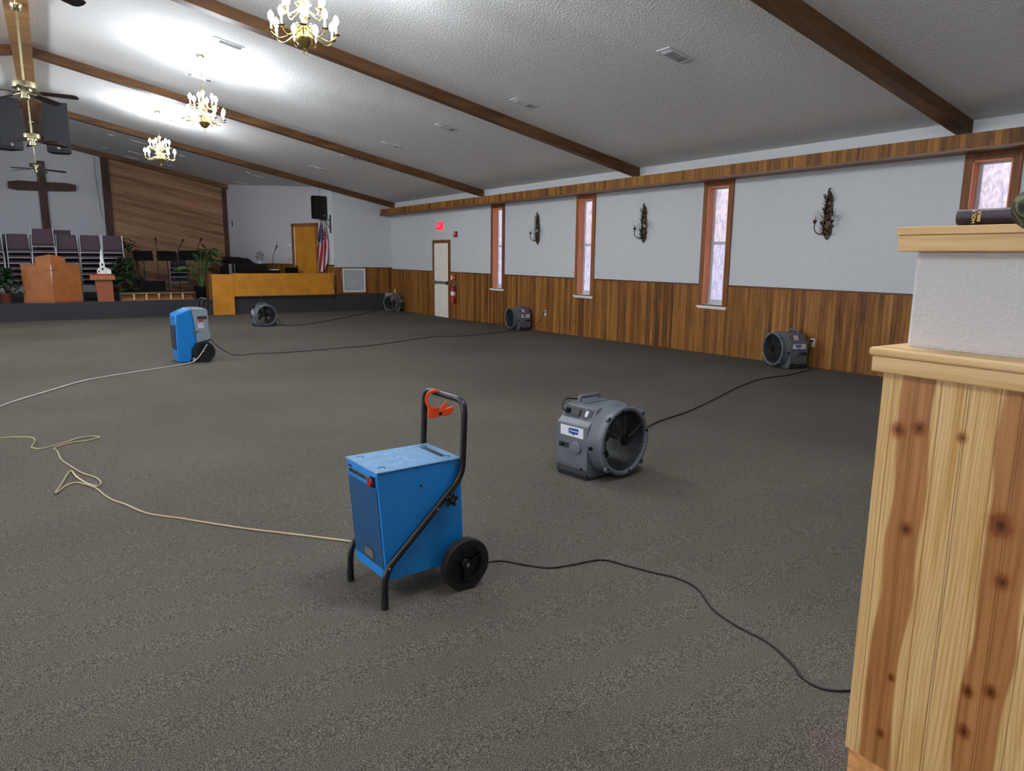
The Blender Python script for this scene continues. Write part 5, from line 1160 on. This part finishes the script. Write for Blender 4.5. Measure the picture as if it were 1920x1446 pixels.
outlet(21.0, .47, 'the white outlet above the far corner fan', False)
# switch plates and controls on the angled stage wall
def plate(s, z, w_, h_, name, label, m='outlet'):
    b = MB(); b.hexa(on_angled(s - w_ / 2, s + w_ / 2, z - h_ / 2, z + h_ / 2, 0, .02)); r = b.build(name, M[m], None, bevel=.003, smooth=False); tag(r, label, 'switch')
    c_ = Vector((5.36, 27, z)) + dv * s + nv * .02
    b = MB(); b.hexa(on_angled(s - w_ / 6, s + w_ / 6, z - h_ / 5, z + h_ / 5, .02, .027)); b.build('rocker', M['white'], r, smooth=False)
plate(sA - .18, 1.87, .12, .1, 'thermostat', 'small white thermostat left of the brown stage door')
plate(sA - .24, 1.53, .16, .14, 'switch_plate', 'beige switch plate below the thermostat by the stage door')
plate(.35, 2.6, .05, .18, 'wall_hook', 'small black fitting on the white wall right of the sloping boards', 'blackm')
b = MB(); b.tube(smooth_path([(1.45, 26.9, cz(1.45) - .2), (1.46, 26.92, 4.0), (1.50, 26.95, 3.3), (1.54, 26.95, 2.75), (1.62, 26.95, 2.62), (1.58, 26.95, 2.52)], 4), .005, 5); tag(b.build('loose_cable', M['black']), 'thin loose cable dangling down the back wall right of the cross', 'cable')
b = MB(); b.tube(smooth_path([(7.05, 21.08, 1.04), (7.10, 21.07, .7), (7.2, 21.07, .35), (7.3, 21.0, .0), (7.45, 20.9, fl(20.9) + .008), (7.9, 20.6, fl(20.6) + .008)], 5), .006, 6); tag(b.build('wall_cable', M['black']), 'black cable running down the riser at the right end of the partition', 'cable')

# ------------------------------------------------------------------ ornate sconces
def sconce(y, label):
    r = thing('wall_sconce', label, 'sconce', (W, y, 2.18), 0, 'gilded leaf sconces on the right wall')
    b = MB(); rd = random.Random(5); SY = 1.7
    b.prism([(-.02, -.32), (.0, -.345), (.025, -.30), (.05, -.2), (.045, -.05), (.05, .1), (.035, .2), (.02, .28), (.0, .31), (-.02, .26), (-.035, .15), (-.05, .0), (-.045, -.15), (-.05, -.25)], -.03, -.005, 'x')
    for k in range(64):
        t = rd.random(); z = -.29 + .54 * t; wd_ = .062 * (1 - .62 * t) + .008; s = rd.choice((-1, 1)); yy_ = s * wd_ * rd.uniform(.1, 1)
        d = Vector((-.45, s * rd.uniform(.2, .9), rd.uniform(.5, 1.3))); leaf(b, (-.026 - rd.uniform(0, .025), yy_, z), d, rd.uniform(.04, .07), .017, -.15, 3)
    b.v = [(x, y * 1.25, z) for x, y, z in b.v]; SY = 1
    b.tube([(-.03, 0, .22), (-.035, .010, .27), (-.035, .014, .315), (-.035, .004, .345), (-.035, -.012, .350), (-.035, -.016, .338)], [.018, .016, .013, .009, .007, .004], 7)
    b.v = [(x, y * SY, z) for x, y, z in b.v]; o_ = b.build('leaf_backplate', M['bronze'], r); md = o_.modifiers.new('s', 'SOLIDIFY'); md.thickness = .003
    for s in (-1, 1):
        b = MB(); pts = [(-.03, s * .02, -.24), (-.06, s * .06, -.27), (-.10, s * .11, -.245), (-.12, s * .13, -.19), (-.12, s * .13, -.12)]; b.tube(smooth_path(pts, 4), .0075, 8); b.lathe([(.008, -.13), (.024, -.10), (.03, -.085), (.02, -.08), (0, -.08)], (-.12, s * .13, 0), 'z', 14); ar = b.build('arm', M['bronze'], r)
        b = MB(); b.lathe([(.02, -.082), (.036, -.055), (.04, -.02), (.03, .015), (.026, .035), (.034, .06), (.0325, .06), (.0245, .035), (.0285, .015), (.0385, -.02), (.0345, -.054), (.019, -.08)], (-.12, s * .13, 0), 'z', 20); b.f = [q for q in b.f if len(q) == 4]; b.m = [0] * len(b.f); b.build('glass_chimney', M['glass'], ar)
        b = MB(); b.cyl((-.12, s * .13, -.08), (-.12, s * .13, -.03), .014, n=10); b.build('candle', M['candle'], ar)
sconce(13.15, 'ornate bronze sconce with two glass cups, between the first two windows from the exit')
sconce(9.78, 'ornate bronze sconce with two glass cups, between the second and third window')
sconce(6.12, 'ornate bronze sconce with two glass cups, nearest the half wall')
